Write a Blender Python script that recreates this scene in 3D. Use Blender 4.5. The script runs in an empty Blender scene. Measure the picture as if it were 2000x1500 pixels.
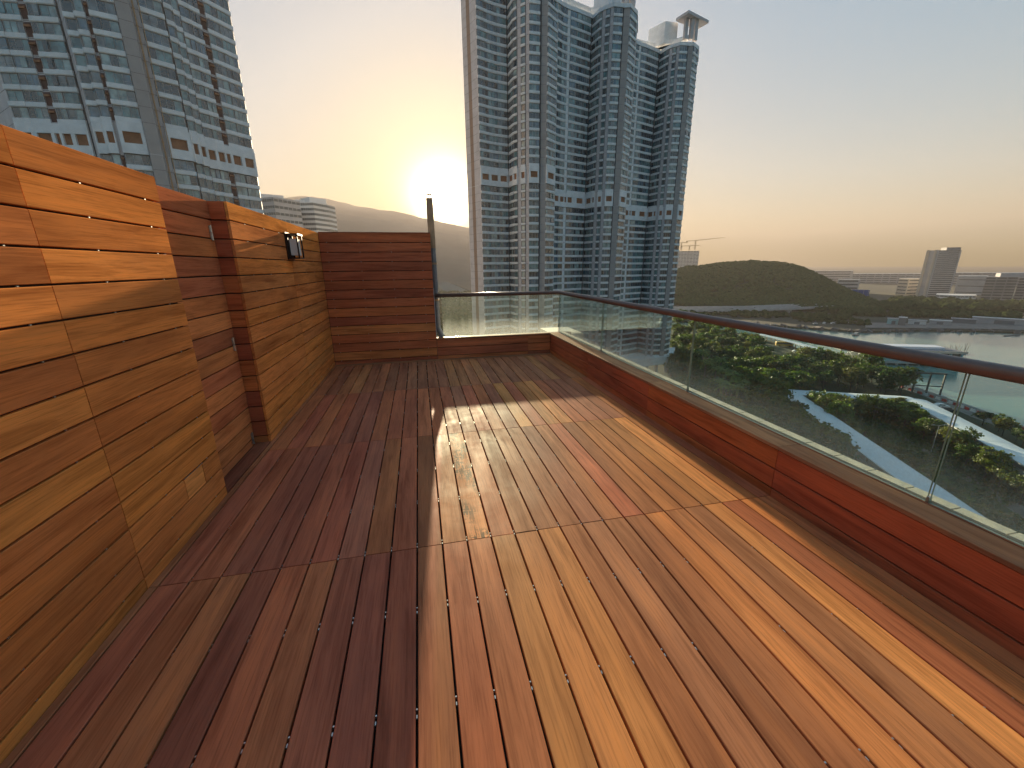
import bpy, math, random
import numpy as np
from mathutils import Matrix, Vector
random.seed(7); rng = np.random.default_rng(7)
SC = bpy.context.scene
COL = SC.collection

# ------------------------------------------------------------------ camera
F, PIT, YAW, ROLL, CAMZ = 795.3357, .2819, .2162, -.0103, 1.5      # focal length in photo pixels (2000 wide)
_f = Vector((math.sin(YAW)*math.cos(PIT), math.cos(YAW)*math.cos(PIT), -math.sin(PIT)))
_r = Vector((math.cos(YAW), -math.sin(YAW), 0)); _u = _r.cross(_f)
CR = _r*math.cos(ROLL) + _u*math.sin(ROLL); CU = -_r*math.sin(ROLL) + _u*math.cos(ROLL)
cam = bpy.data.cameras.new('camera'); camo = bpy.data.objects.new('camera', cam); COL.objects.link(camo)
cam.sensor_fit = 'HORIZONTAL'; cam.sensor_width = 36; cam.lens = 36*F/2000
cam.clip_start = .05; cam.clip_end = 20000
camo.matrix_world = Matrix(((CR.x, CU.x, -_f.x, 0), (CR.y, CU.y, -_f.y, 0), (CR.z, CU.z, -_f.z, CAMZ), (0, 0, 0, 1)))
SC.camera = camo

# ------------------------------------------------------------------ light
SUN_AZ, SUN_EL = math.radians(4.0), math.radians(7.9)               # azimuth from +Y towards +X
SUND = Vector((math.sin(SUN_AZ)*math.cos(SUN_EL), math.cos(SUN_AZ)*math.cos(SUN_EL), math.sin(SUN_EL)))
SKY_STRENGTH, SUN_STRENGTH, EXPOSURE, HAZE_DENSITY = .055, 4.2, 3.2, 3.0e-4
SKY_GAMMA, SKY_SAT = .22, 4.0                                         # evens out the dusty sky's contrast as the photo does
w = bpy.data.worlds.new('World'); SC.world = w; w.use_nodes = True
nt = w.node_tree; nt.nodes.clear()
def N(nt, t, **k):
    n = nt.nodes.new(t)
    for a, v in k.items(): setattr(n, a, v)
    return n
out = N(nt, 'ShaderNodeOutputWorld'); bg = N(nt, 'ShaderNodeBackground'); sky = N(nt, 'ShaderNodeTexSky')
sky.sky_type = 'NISHITA'; sky.sun_disc = False; sky.sun_elevation = SUN_EL; sky.sun_rotation = SUN_AZ
sky.altitude = 50; sky.air_density = 1.0; sky.dust_density = 1.0; sky.ozone_density = 1.5
bg.inputs['Strength'].default_value = SKY_STRENGTH
# the sun itself and its aureole, round the sun's own direction
geo = N(nt, 'ShaderNodeNewGeometry'); dot = N(nt, 'ShaderNodeVectorMath', operation='DOT_PRODUCT')
dot.inputs[1].default_value = -SUND
nt.links.new(geo.outputs['Incoming'], dot.inputs[0])
def wmath(op, a, b):
    m = N(nt, 'ShaderNodeMath', operation=op)
    for i, v in enumerate((a, b)):
        if isinstance(v, (int, float)): m.inputs[i].default_value = v
        else: nt.links.new(v, m.inputs[i])
    return m.outputs[0]
cosv = wmath('MAXIMUM', dot.outputs['Value'], 0.0)
halo = wmath('ADD', wmath('MULTIPLY', wmath('POWER', cosv, 1500), 26.0),
             wmath('ADD', wmath('MULTIPLY', wmath('POWER', cosv, 450), 13.0), wmath('MULTIPLY', wmath('POWER', cosv, 55), 1.5)))
hc = N(nt, 'ShaderNodeMix', data_type='RGBA', blend_type='MULTIPLY'); hc.inputs['Factor'].default_value = 1
hc.inputs['A'].default_value = (1, .80, .50, 1); nt.links.new(halo, hc.inputs['B'])
ad = N(nt, 'ShaderNodeMix', data_type='RGBA', blend_type='ADD'); ad.inputs['Factor'].default_value = 1
gm = N(nt, 'ShaderNodeGamma'); gm.inputs['Gamma'].default_value = SKY_GAMMA; hs = N(nt, 'ShaderNodeHueSaturation'); hs.inputs['Saturation'].default_value = SKY_SAT
nt.links.new(sky.outputs['Color'], gm.inputs['Color']); nt.links.new(gm.outputs['Color'], hs.inputs['Color'])
nt.links.new(hs.outputs['Color'], ad.inputs['A']); nt.links.new(hc.outputs['Result'], ad.inputs['B'])
nt.links.new(ad.outputs['Result'], bg.inputs['Color']); nt.links.new(bg.outputs['Background'], out.inputs['Surface'])
sl = bpy.data.lights.new('sun', 'SUN'); sl.energy = SUN_STRENGTH; sl.angle = math.radians(.53); sl.color = (1, .80, .53)
so = bpy.data.objects.new('sun', sl); COL.objects.link(so); so.rotation_euler = SUND.to_track_quat('Z', 'Y').to_euler()
SC.view_settings.view_transform = 'Standard'; SC.view_settings.look = 'None'
SC.view_settings.exposure = EXPOSURE; SC.view_settings.gamma = 1; SC.view_settings.use_curve_mapping = False
SC.render.engine = 'CYCLES'
SC.cycles.use_denoising = True
SC.cycles.max_bounces = 7; SC.cycles.diffuse_bounces = 4; SC.cycles.glossy_bounces = 3; SC.cycles.transparent_max_bounces = 12
SC.cycles.transmission_bounces = 4; SC.cycles.volume_bounces = 0; SC.cycles.sample_clamp_indirect = 4
SC.cycles.use_adaptive_sampling = True; SC.cycles.adaptive_threshold = .015

# ------------------------------------------------------------------ photo pixels -> places
def ray(x, y): return CR*((x-1000)/F) - CU*((y-750)/F) + _f
G, WATER = -54.0, -55.6                                             # ground and water level below the deck
def gp(x, y, z=G):
    d = ray(x, y); return d*((z-CAMZ)/d.z) + Vector((0, 0, CAMZ))
def dp(x, y, D):
    d = ray(x, y); return d*(D/math.hypot(d.x, d.y)) + Vector((0, 0, CAMZ))
def az(x, y):
    d = ray(x, y); return math.atan2(d.x, d.y)
def te(x, y):
    d = ray(x, y); return d.z/math.hypot(d.x, d.y)
def pol(a, D): return (math.sin(a)*D, math.cos(a)*D)

# ------------------------------------------------------------------ materials
MATS = {}
def new_mat(name):
    m = bpy.data.materials.new(name); m.use_nodes = True; m.node_tree.nodes.clear()
    o = N(m.node_tree, 'ShaderNodeOutputMaterial'); return m, m.node_tree, o
def L(nt, a, b): nt.links.new(a, b)
def noise(nt, vec, scale, detail=4, rough=.55, dist=0):
    n = N(nt, 'ShaderNodeTexNoise'); n.inputs['Scale'].default_value = scale; n.inputs['Detail'].default_value = detail
    n.inputs['Roughness'].default_value = rough; n.inputs['Distortion'].default_value = dist
    if vec is not None: L(nt, vec, n.inputs['Vector'])
    return n
def ramp(nt, fac, stops):
    r = N(nt, 'ShaderNodeValToRGB'); e = r.color_ramp.elements
    while len(e) < len(stops): e.new(.5)
    for i, (p, c) in enumerate(stops): e[i].position = p; e[i].color = (*c, 1) if len(c) == 3 else c
    L(nt, fac, r.inputs['Fac']); return r
def mixc(nt, fac, a, b, blend='MIX'):
    m = N(nt, 'ShaderNodeMix', data_type='RGBA', blend_type=blend)
    for s, v in (('Factor', fac), ('A', a), ('B', b)):
        if isinstance(v, (int, float)): m.inputs[s].default_value = v
        elif isinstance(v, tuple): m.inputs[s].default_value = (*v, 1)
        else: L(nt, v, m.inputs[s])
    return m.outputs['Result']
def mth(nt, op, a, b=0.0):
    m = N(nt, 'ShaderNodeMath', operation=op)
    for i, v in enumerate((a, b)):
        if isinstance(v, (int, float)): m.inputs[i].default_value = v
        else: L(nt, v, m.inputs[i])
    return m.outputs[0]
def bump(nt, h, strength, dist=.01):
    b = N(nt, 'ShaderNodeBump'); b.inputs['Strength'].default_value = strength; b.inputs['Distance'].default_value = dist
    L(nt, h, b.inputs['Height']); return b.outputs['Normal']

def plain(name, col, rough=.6, var=.25, scale=3.0, metal=0.0, spec=.5, bmp=0.0, objcol=False, coord='Object'):
    m, nt, o = new_mat(name); p = N(nt, 'ShaderNodeBsdfPrincipled'); tc = N(nt, 'ShaderNodeTexCoord')
    n = noise(nt, tc.outputs[coord], scale, 5, .6)
    base = col
    if objcol:
        oi = N(nt, 'ShaderNodeObjectInfo'); base = oi.outputs['Color']
    f = ramp(nt, n.outputs['Fac'], [(.3, (1-var,)*3), (.7, (1+var*.3,)*3)])
    L(nt, mixc(nt, 1.0, base, f.outputs['Color'], 'MULTIPLY'), p.inputs['Base Color'])
    p.inputs['Roughness'].default_value = rough; p.inputs['Metallic'].default_value = metal
    p.inputs['Specular IOR Level'].default_value = spec
    if bmp: L(nt, bump(nt, n.outputs['Fac'], bmp, .02), p.inputs['Normal'])
    L(nt, p.outputs[0], o.inputs['Surface']); MATS[name] = m; return m

def wood(name, stain=False, spec=.06, r0=.70, r1=.56):
    m, nt, o = new_mat(name); p = N(nt, 'ShaderNodeBsdfPrincipled')
    tc = N(nt, 'ShaderNodeTexCoord'); oi = N(nt, 'ShaderNodeObjectInfo')
    mp = N(nt, 'ShaderNodeMapping'); L(nt, tc.outputs['Object'], mp.inputs['Vector'])
    cb = N(nt, 'ShaderNodeCombineXYZ')
    L(nt, mth(nt, 'MULTIPLY', oi.outputs['Random'], 91.0), cb.inputs[0]); L(nt, mth(nt, 'MULTIPLY', oi.outputs['Random'], 37.0), cb.inputs[1])
    L(nt, mth(nt, 'MULTIPLY', oi.outputs['Random'], 13.0), cb.inputs[2]); L(nt, cb.outputs[0], mp.inputs['Location'])
    def scaled(sx, sy, sz):
        s = N(nt, 'ShaderNodeVectorMath', operation='MULTIPLY'); s.inputs[1].default_value = (sx, sy, sz); L(nt, mp.outputs[0], s.inputs[0]); return s.outputs[0]
    warp = noise(nt, scaled(1.3, 5, 5), 1.0, 3)
    wv = N(nt, 'ShaderNodeVectorMath', operation='ADD'); sc = N(nt, 'ShaderNodeVectorMath', operation='SCALE'); sc.inputs['Scale'].default_value = .9
    L(nt, warp.outputs['Color'], sc.inputs[0]); L(nt, scaled(1.1, 16, 16), wv.inputs[0]); L(nt, sc.outputs[0], wv.inputs[1])
    g1 = noise(nt, wv.outputs[0], 1.0, 6, .62, .5)                   # broad figure
    g2 = noise(nt, scaled(5, 150, 150), 1.0, 3, .6)                  # fine pores
    g3 = noise(nt, scaled(1.0, 2.2, 2.2), 1.0, 2, .5)                # large light and dark areas
    c = mixc(nt, 1.0, oi.outputs['Color'], ramp(nt, g1.outputs['Fac'], [(.28, (.60, .54, .52)), (.5, (1, 1, 1)), (.74, (1.24, 1.20, 1.06))]).outputs['Color'], 'MULTIPLY')
    c = mixc(nt, 1.0, c, ramp(nt, g2.outputs['Fac'], [(.33, (.80, .77, .75)), (.52, (1.03, 1.03, 1.03))]).outputs['Color'], 'MULTIPLY')
    c = mixc(nt, 1.0, c, ramp(nt, g3.outputs['Fac'], [(.3, (.80, .76, .78)), (.7, (1.15, 1.13, 1.08))]).outputs['Color'], 'MULTIPLY')
    if stain:
        s1 = noise(nt, scaled(9, 60, 1), 1.0, 3, .6, .8); s2 = noise(nt, scaled(60, 14, 1), 1.0, 2, .5)
        msk = noise(nt, scaled(2.3, 6, 1), 1.0, 2, .5)
        k = mth(nt, 'MULTIPLY', ramp(nt, mth(nt, 'MULTIPLY', s1.outputs['Fac'], mth(nt, 'ADD', s2.outputs['Fac'], .5)), [(.44, (0,)*3), (.52, (1,)*3)]).outputs['Color'],
                ramp(nt, msk.outputs['Fac'], [(.36, (0,)*3), (.50, (1,)*3)]).outputs['Color'])
        c = mixc(nt, mth(nt, 'MULTIPLY', k, .95), c, (.13, .05, .016))
    gw = N(nt, 'ShaderNodeNewGeometry'); w1 = noise(nt, gw.outputs['Position'], 1.6, 5, .7, .6); w2 = noise(nt, gw.outputs['Position'], 26, 3, .6)   # trodden dust and dull spots
    dust = mth(nt, 'MULTIPLY', ramp(nt, w1.outputs['Fac'], [(.46, (0,)*3), (.72, (1,)*3)]).outputs['Color'], mth(nt, 'MULTIPLY', w2.outputs['Fac'], .13))
    c = mixc(nt, dust, c, (.34, .25, .17))
    L(nt, c, p.inputs['Base Color'])
    rr = ramp(nt, g1.outputs['Fac'], [(.3, (r0,)*3), (.7, (r1,)*3)])
    L(nt, mth(nt, 'ADD', rr.outputs['Color'], mth(nt, 'MULTIPLY', mth(nt, 'SUBTRACT', w1.outputs['Fac'], .5), .7)), p.inputs['Roughness'])
    p.inputs['Specular IOR Level'].default_value = spec
    h = mixc(nt, .5, g1.outputs['Fac'], g2.outputs['Fac'])
    L(nt, bump(nt, h, .22, .004), p.inputs['Normal'])
    L(nt, p.outputs[0], o.inputs['Surface']); MATS[name] = m; return m
wood('wood'); wood('wood_stained', True); wood('wood_wall', False, .0, .80, .70)

def glass_sheet(name):
    m, nt, o = new_mat(name); tc = N(nt, 'ShaderNodeTexCoord')
    tr = N(nt, 'ShaderNodeBsdfTransparent'); tr.inputs[0].default_value = (.89, .955, .93, 1)
    gl = N(nt, 'ShaderNodeBsdfGlossy'); gl.inputs['Roughness'].default_value = .02; gl.inputs[0].default_value = (1, 1, 1, 1)
    fr = N(nt, 'ShaderNodeFresnel'); fr.inputs[0].default_value = 1.16
    mx = N(nt, 'ShaderNodeMixShader'); L(nt, mth(nt, 'MINIMUM', fr.outputs[0], .5), mx.inputs[0]); L(nt, tr.outputs[0], mx.inputs[1]); L(nt, gl.outputs[0], mx.inputs[2])
    # dried rain and salt: streaks, thicker where water gathers along the foot of the sheet
    mp = N(nt, 'ShaderNodeMapping'); mp.inputs['Scale'].default_value = (26, 26, 1.6); L(nt, tc.outputs['Object'], mp.inputs['Vector'])
    n1 = noise(nt, mp.outputs[0], 1.0, 5, .65); n2 = noise(nt, tc.outputs['Object'], 2.2, 4, .6); n3 = noise(nt, tc.outputs['Object'], 70, 2, .5)
    sx = N(nt, 'ShaderNodeSeparateXYZ'); L(nt, tc.outputs['Object'], sx.inputs[0])
    foot = ramp(nt, mth(nt, 'ADD', sx.outputs['Z'], mth(nt, 'MULTIPLY', n1.outputs['Fac'], -.16)), [(0.0, (1,)*3), (.22, (.0,)*3)])
    d = mth(nt, 'ADD', mth(nt, 'MULTIPLY', mth(nt, 'MULTIPLY', n1.outputs['Fac'], n2.outputs['Fac']), .065), mth(nt, 'MULTIPLY', mth(nt, 'MULTIPLY', foot.outputs['Color'], n3.outputs['Fac']), .19))
    tl = N(nt, 'ShaderNodeBsdfTranslucent'); tl.inputs[0].default_value = (.78, .80, .78, 1)
    df = N(nt, 'ShaderNodeBsdfDiffuse'); df.inputs[0].default_value = (.62, .66, .64, 1)
    dm = N(nt, 'ShaderNodeMixShader'); dm.inputs[0].default_value = .65; L(nt, df.outputs[0], dm.inputs[1]); L(nt, tl.outputs[0], dm.inputs[2])
    m2 = N(nt, 'ShaderNodeMixShader'); L(nt, d, m2.inputs[0]); L(nt, mx.outputs[0], m2.inputs[1]); L(nt, dm.outputs[0], m2.inputs[2])
    L(nt, m2.outputs[0], o.inputs['Surface']); MATS[name] = m; return m
glass_sheet('balustrade_glass')

def pane(name, col, rough=.06):
    m, nt, o = new_mat(name); p = N(nt, 'ShaderNodeBsdfPrincipled'); tc = N(nt, 'ShaderNodeTexCoord'); g = N(nt, 'ShaderNodeNewGeometry')
    n = noise(nt, g.outputs['Position'], .45, 3); n2 = noise(nt, g.outputs['Position'], 1.7, 2)
    c = mixc(nt, 1.0, col, ramp(nt, n.outputs['Fac'], [(.35, (.45,)*3), (.65, (1.5,)*3)]).outputs['Color'], 'MULTIPLY')
    L(nt, c, p.inputs['Base Color']); p.inputs['Roughness'].default_value = rough; p.inputs['Specular IOR Level'].default_value = 1.0
    p.inputs['IOR'].default_value = 1.6
    L(nt, bump(nt, n2.outputs['Fac'], .12, .3), p.inputs['Normal'])
    L(nt, p.outputs[0], o.inputs['Surface']); MATS[name] = m; return m
pane('pane_teal', (.105, .19, .20)); pane('pane_dark', (.040, .042, .048)); pane('pane_pale', (.23, .31, .31), .12)
pane('pane_grey', (.135, .15, .16)); pane('pane_blue', (.09, .14, .185))

def foliage(name, trans=.35):
    m, nt, o = new_mat(name); p = N(nt, 'ShaderNodeBsdfPrincipled'); oi = N(nt, 'ShaderNodeObjectInfo'); g = N(nt, 'ShaderNodeNewGeometry')
    n = noise(nt, g.outputs['Position'], .55, 3, .6); n2 = noise(nt, g.outputs['Position'], 2.5, 2, .5)
    c = mixc(nt, 1.0, oi.outputs['Color'], ramp(nt, n.outputs['Fac'], [(.3, (.55, .62, .6)), (.7, (1.5, 1.35, 1.0))]).outputs['Color'], 'MULTIPLY')
    c = mixc(nt, 1.0, c, ramp(nt, n2.outputs['Fac'], [(.35, (.7,)*3), (.65, (1.25,)*3)]).outputs['Color'], 'MULTIPLY')
    L(nt, c, p.inputs['Base Color']); p.inputs['Roughness'].default_value = .55; p.inputs['Specular IOR Level'].default_value = .3
    t = N(nt, 'ShaderNodeBsdfTranslucent'); L(nt, mixc(nt, 1.0, c, (1.3, 1.5, .7), 'MULTIPLY'), t.inputs[0])
    mx = N(nt, 'ShaderNodeMixShader'); mx.inputs[0].default_value = trans; L(nt, p.outputs[0], mx.inputs[1]); L(nt, t.outputs[0], mx.inputs[2])
    L(nt, mx.outputs[0], o.inputs['Surface']); MATS[name] = m; return m
foliage('leaves'); foliage('far_leaves', .15); MATS['far_leaves'].node_tree.nodes['Principled BSDF'].inputs['Specular IOR Level'].default_value = 0

def water_mat():
    m, nt, o = new_mat('water'); p = N(nt, 'ShaderNodeBsdfPrincipled'); g = N(nt, 'ShaderNodeNewGeometry')
    mp = N(nt, 'ShaderNodeMapping'); mp.inputs['Rotation'].default_value = (0, 0, .6); mp.inputs['Scale'].default_value = (.22, .6, 1); L(nt, g.outputs['Position'], mp.inputs['Vector'])
    n = noise(nt, mp.outputs[0], 1.0, 5, .6, .4); b = noise(nt, mp.outputs[0], .05, 3, .6)
    L(nt, mixc(nt, b.outputs['Fac'], (.09, .20, .19), (.16, .31, .285)), p.inputs['Base Color'])
    p.inputs['Roughness'].default_value = .10; p.inputs['IOR'].default_value = 1.42
    L(nt, bump(nt, n.outputs['Fac'], .16, .5), p.inputs['Normal'])
    L(nt, p.outputs[0], o.inputs['Surface']); MATS['water'] = m
water_mat()

plain('core', (.030, .018, .012), .8); plain('membrane', (.035, .032, .03), .9, .4)
plain('bronze', (.19, .115, .09), .30, .12, 20, .3); plain('steel', (.55, .53, .50), .3, .15, 20, .9); plain('glass_edge', (.34, .36, .26), .15, .2, 12)
plain('stone', (.55, .49, .36), .8, .25, 18, bmp=.2); plain('concrete', (.42, .40, .37), .85, .3, 1.2, bmp=.15)
plain('lamp_bronze', (.035, .022, .018), .45, .2, 30, .5); plain('opal', (.72, .72, .70), .25, .08, 5)
plain('pipe', (.22, .21, .22), .5, .3, 9, .2); plain('pipe_brown_sunlit', (.48, .30, .17), .6, .35, 9)  # brown pipe colour, lightened to paint in sun and flare on vent top
plain('facade', (.56, .525, .535), .75, .18, .35); plain('facade_white', (.82, .82, .83), .7, .16, .5); plain('pillar', (.42, .375, .36), .8, .15, .3)
plain('facade_dark', (.085, .078, .08), .8, .3, .4); plain('stripe', (.30, .20, .145), .8, .15, .3); plain('window_frame', (.33, .34, .35), .5, .1)
plain('refuge', (.33, .15, .075), .8, .3, .8); plain('slot', (.11, .05, .04), .8, .4, 1.5); plain('joint', (.12, .10, .095), .9)
plain('soil', (.042, .055, .022), .95, .5, .08, coord='Object'); plain('asphalt', (.055, .055, .056), .9, .3, .3); plain('paving', (.20, .185, .165), .9, .3, .25)
plain('roof_white', (.66, .71, .76), .45, .10, .25); plain('roof_edge', (.60, .60, .58), .6); plain('post_ochre', (.42, .25, .09), .7)
plain('red_plastic', (.55, .06, .05), .5, .2); plain('white_plastic', (.78, .76, .74), .5, .1); plain('bark', (.07, .05, .035), .9, .4, 6)
plain('rock', (.17, .155, .145), .95, .5, .12, bmp=.4); plain('hill_soil', (.045, .050, .025), .95, .5, .05); plain('mountain', (.055, .065, .045), .95, .4, .01)
plain('deck_concrete', (.46, .45, .44), .85, .25, .15); plain('bldg_grey', (.40, .40, .41), .8, .2, .08); plain('bldg_cream', (.58, .50, .40), .8, .15, .08)
plain('bldg_white', (.66, .65, .63), .75, .12, .08); plain('bldg_dark', (.20, .205, .21), .7, .2, .08); plain('strip_glass', (.055, .075, .085), .2, .4, .3, spec=.8)
plain('crane', (.38, .27, .10), .7); plain('blue_panel', (.03, .09, .32), .5); plain('teal_paint', (.30, .50, .52), .6, .2, .5); plain('hull', (.10, .09, .085), .7)
plain('bus_yellow', (.60, .36, .06), .4); plain('car_paint', (.7, .7, .7), .35, .05, objcol=True); plain('tyre', (.02, .02, .02), .9); plain('palm_trunk', (.20, .17, .13), .9, .3, 4)
plain('grass', (.05, .085, .025), .95, .5, .5); plain('lamp_grey', (.40, .40, .39), .5)

# ------------------------------------------------------------------ mesh helpers
class MB:
    def __init__(s): s.v = []; s.f = []; s.m = []
    def quad(s, a, b, c, d, mi=0):
        i = len(s.v); s.v += [tuple(a), tuple(b), tuple(c), tuple(d)]; s.f.append((i, i+1, i+2, i+3)); s.m.append(mi)
    def box(s, x0, x1, y0, y1, z0, z1, mi=0, M=None):
        P = [(x, y, z) for z in (z0, z1) for y in (y0, y1) for x in (x0, x1)]
        if M is not None: P = [tuple(M @ Vector(p)) for p in P]
        i = len(s.v); s.v += P
        for q in ((0, 2, 3, 1), (4, 5, 7, 6), (0, 1, 5, 4), (2, 6, 7, 3), (0, 4, 6, 2), (1, 3, 7, 5)):
            s.f.append(tuple(i+k for k in q)); s.m.append(mi)
    def prism(s, poly, z0, z1, mi=0, mtop=None, side=None):
        n = len(poly); i = len(s.v)
        a = sum(poly[k][0]*poly[(k+1) % n][1] - poly[(k+1) % n][0]*poly[k][1] for k in range(n))
        idx = list(range(n)) if a > 0 else list(range(n))[::-1]
        s.v += [(p[0], p[1], z0) for p in poly] + [(p[0], p[1], z1) for p in poly]
        for k in range(n):
            p, q = k, (k+1) % n
            s.f.append((i+p, i+q, i+n+q, i+n+p) if a > 0 else (i+q, i+p, i+n+p, i+n+q)); s.m.append(side[k] if side else mi)
        s.f.append(tuple(i+n+k for k in idx)); s.m.append(mi if mtop is None else mtop)
        s.f.append(tuple(i+k for k in idx[::-1])); s.m.append(mi)
    def tube(s, p, q, r0, r1=None, n=8, mi=0, cap=True):
        r1 = r0 if r1 is None else r1; p = Vector(p); q = Vector(q); d = (q-p).normalized()
        a = d.orthogonal().normalized(); b = d.cross(a); i = len(s.v)
        for c, r in ((p, r0), (q, r1)):
            for k in range(n):
                t = 2*math.pi*k/n; s.v.append(tuple(c + (a*math.cos(t) + b*math.sin(t))*r))
        for k in range(n): s.f.append((i+k, i+(k+1) % n, i+n+(k+1) % n, i+n+k)); s.m.append(mi)
        if cap:
            s.f.append(tuple(i+k for k in range(n))[::-1]); s.m.append(mi); s.f.append(tuple(i+n+k for k in range(n))); s.m.append(mi)
    def mesh(s, name, mats):
        me = bpy.data.meshes.new(name); me.from_pydata(s.v, [], s.f)
        for m in ([mats] if isinstance(mats, str) else mats): me.materials.append(MATS[m])
        me.polygons.foreach_set('material_index', s.m); me.update(); return me
    def build(s, name, mats, parent=None, loc=None, **tags):
        return obj(name, s.mesh(name, mats), parent, loc, **tags)
def obj(name, me, parent=None, loc=None, mat=None, color=None, **tags):
    o = bpy.data.objects.new(name, me); COL.objects.link(o)
    if parent is not None: o.parent = parent
    if mat is not None: o.matrix_local = mat
    elif loc is not None: o.location = loc
    if color is not None: o.color = (*color, 1)
    for k, v in tags.items(): o[k] = v
    return o
def empty(name, loc, label, cat, group=None, rotz=0):
    o = bpy.data.objects.new(name, None); COL.objects.link(o); o.location = loc; o.rotation_euler = (0, 0, rotz)
    o['label'] = label; o['category'] = cat
    if group: o['group'] = group
    return o
def smooth(me):
    me.polygons.foreach_set('use_smooth', [True]*len(me.polygons)); me.update()

# ------------------------------------------------------------------ planks
PAL = [((.265, .078, .056), 3), ((.390, .108, .060), 4), ((.490, .150, .060), 5), ((.580, .205, .064), 5), ((.650, .265, .076), 3), ((.310, .122, .078), 3)]
def plank_color(r=random):
    c = r.choices([p[0] for p in PAL], [p[1] for p in PAL])[0]; k = r.uniform(.86, 1.14)
    k *= 1.22
    return tuple((.6*x+.4*m)*k*r.uniform(.96, 1.04) for x, m in zip(c, (.50, .165, .062)))
_pm = {}
def plank_mesh(Ln, W, T, mat='wood'):
    """board along local X, width local Y, face at z = 0 looking +Z, eased edges"""
    key = (round(Ln, 4), round(W, 4), round(T, 4), mat)
    if key in _pm: return _pm[key]
    c = .0025; b = MB(); h = W/2
    sec = [(-h, -T), (h, -T), (h, -c), (h-c, 0), (-h+c, 0), (-h, -c)]; n = len(sec)
    b.v = [(x, y, z) for x in (0, Ln) for y, z in sec]
    for k in range(n): b.f.append((k, n+k, n+(k+1) % n, (k+1) % n)[::-1]); b.m.append(0)
    b.f.append(tuple(range(n))[::-1]); b.m.append(0); b.f.append(tuple(range(n, 2*n))); b.m.append(0)
    _pm[key] = b.mesh('plank', mat); return _pm[key]
def plank(parent, origin, xdir, ndir, Ln, W, T=.02, color=None, mat='wood', name='plank'):
    """origin: middle of the start edge of the visible face"""
    x = Vector(xdir); n = Vector(ndir); y = n.cross(x); j = random.uniform(-.0007, .0007)
    o = Vector(origin) + n*j
    M = Matrix(((x.x, y.x, n.x, o.x), (x.y, y.y, n.y, o.y), (x.z, y.z, n.z, o.z), (0, 0, 0, 1)))
    return obj(name, plank_mesh(Ln, W, T, mat), parent, mat=M, color=color or plank_color())

XL, XR, YF, ZT, ZP, XE = -1.402, 2.208, 6.85, 2.004, .357, .225     # wall faces, parapet height, end of the far wall
PIT_B, GAP = .139, .0088
ROWS = [-2.734 + 1.576*k for k in range(6)] + [6.722]
ROWS[1:6] = [-1.158, .418, 1.994, 3.576, 5.146]
# ---- deck
b = MB(); b.box(XL-.02, XR+.02, ROWS[0], YF+.02, -.16, -.045)
deck = b.build('deck_floor', 'membrane', kind='structure', label='terrace floor of long reddish brown hardwood boards')
for r in range(6):
    y0, y1 = ROWS[r]+.003, ROWS[r+1]-.003
    for i in range(26):
        x0 = -1.3629 + i*PIT_B; x1 = x0 + PIT_B if i < 25 else XR
        if x1 - x0 < .03: continue
        W = x1 - x0 - GAP
        col = plank_color()
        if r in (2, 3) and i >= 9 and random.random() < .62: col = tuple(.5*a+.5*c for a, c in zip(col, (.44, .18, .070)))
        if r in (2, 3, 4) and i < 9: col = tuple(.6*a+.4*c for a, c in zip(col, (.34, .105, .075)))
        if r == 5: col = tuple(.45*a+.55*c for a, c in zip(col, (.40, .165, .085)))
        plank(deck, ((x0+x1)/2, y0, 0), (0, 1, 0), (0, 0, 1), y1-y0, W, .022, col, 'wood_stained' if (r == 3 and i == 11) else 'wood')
for r in range(6):                                                    # narrow edging strip at the foot of the left wall
    plank(deck, (XL+.0195, ROWS[r]+.002, .001), (0, 1, 0), (0, 0, 1), ROWS[r+1]-ROWS[r]-.004, .034, .022, (.44, .165, .075), name='edge_strip')
for x0, x1 in ((XL+.002, .30), (.303, XR-.002)):
    plank(deck, (x0, (6.726+YF)/2, .002), (1, 0, 0), (0, 0, 1), x1-x0, YF-6.726-.004, .022, (.40, .17, .08), name='edge_strip')
plank(deck, ((XL-1.53)/2, 2.886, .0), (0, 1, 0), (0, 0, 1), .90, .118, .022, (.27, .09, .05))
b = MB()                                                              # bright clip screws in the open joints
for i in range(1, 26):
    x = -1.3629 + i*PIT_B
    for k in range(-4, 15):
        y = .22 + k*.4525 + random.uniform(-.01, .01)
        if i > 17 and random.random() < .6: continue
        b.tube((x, y, -.012), (x, y, -.004), .0042, .0034, 6); b.box(x-.002, x+.002, y-.03, y-.018, -.012, -.006)
b.build('clip_screws', 'steel', deck, kind='stuff')
b = MB()
for y in [ROWS[0]+.25+k*.45 for k in range(21)]: b.box(XL, XR, y-.025, y+.025, -.045, -.0225)
b.build('joists', 'core', deck, kind='stuff')

def rows_of(z_top, z_bot):
    z = z_top; o = []
    while z - z_bot > .02:
        o.append((max(z-PIT_B, z_bot), z)); z -= PIT_B
    return o
def clad(parent, face, a0, a1, xd, nd, z_top, z_bot=-.015, seams=(), tint=None):
    """horizontal boards on a vertical face; face(a, z) -> point, a along xd"""
    cuts = [a0] + [s for s in seams if a0 < s < a1] + [a1]
    for zb, zt in rows_of(z_top, z_bot):
        if zt - zb < .03: continue
        for p, q in zip(cuts, cuts[1:]):
            c = plank_color()
            if tint: c = tuple(.55*u+.45*v for u, v in zip(c, tint))
            o = face(p+.0015 if xd[1] + xd[0] > 0 else q-.0015, (zb+zt)/2)
            plank(parent, o, xd, nd, q-p-.003, zt-zb-GAP, .02, c, 'wood_wall')
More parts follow.
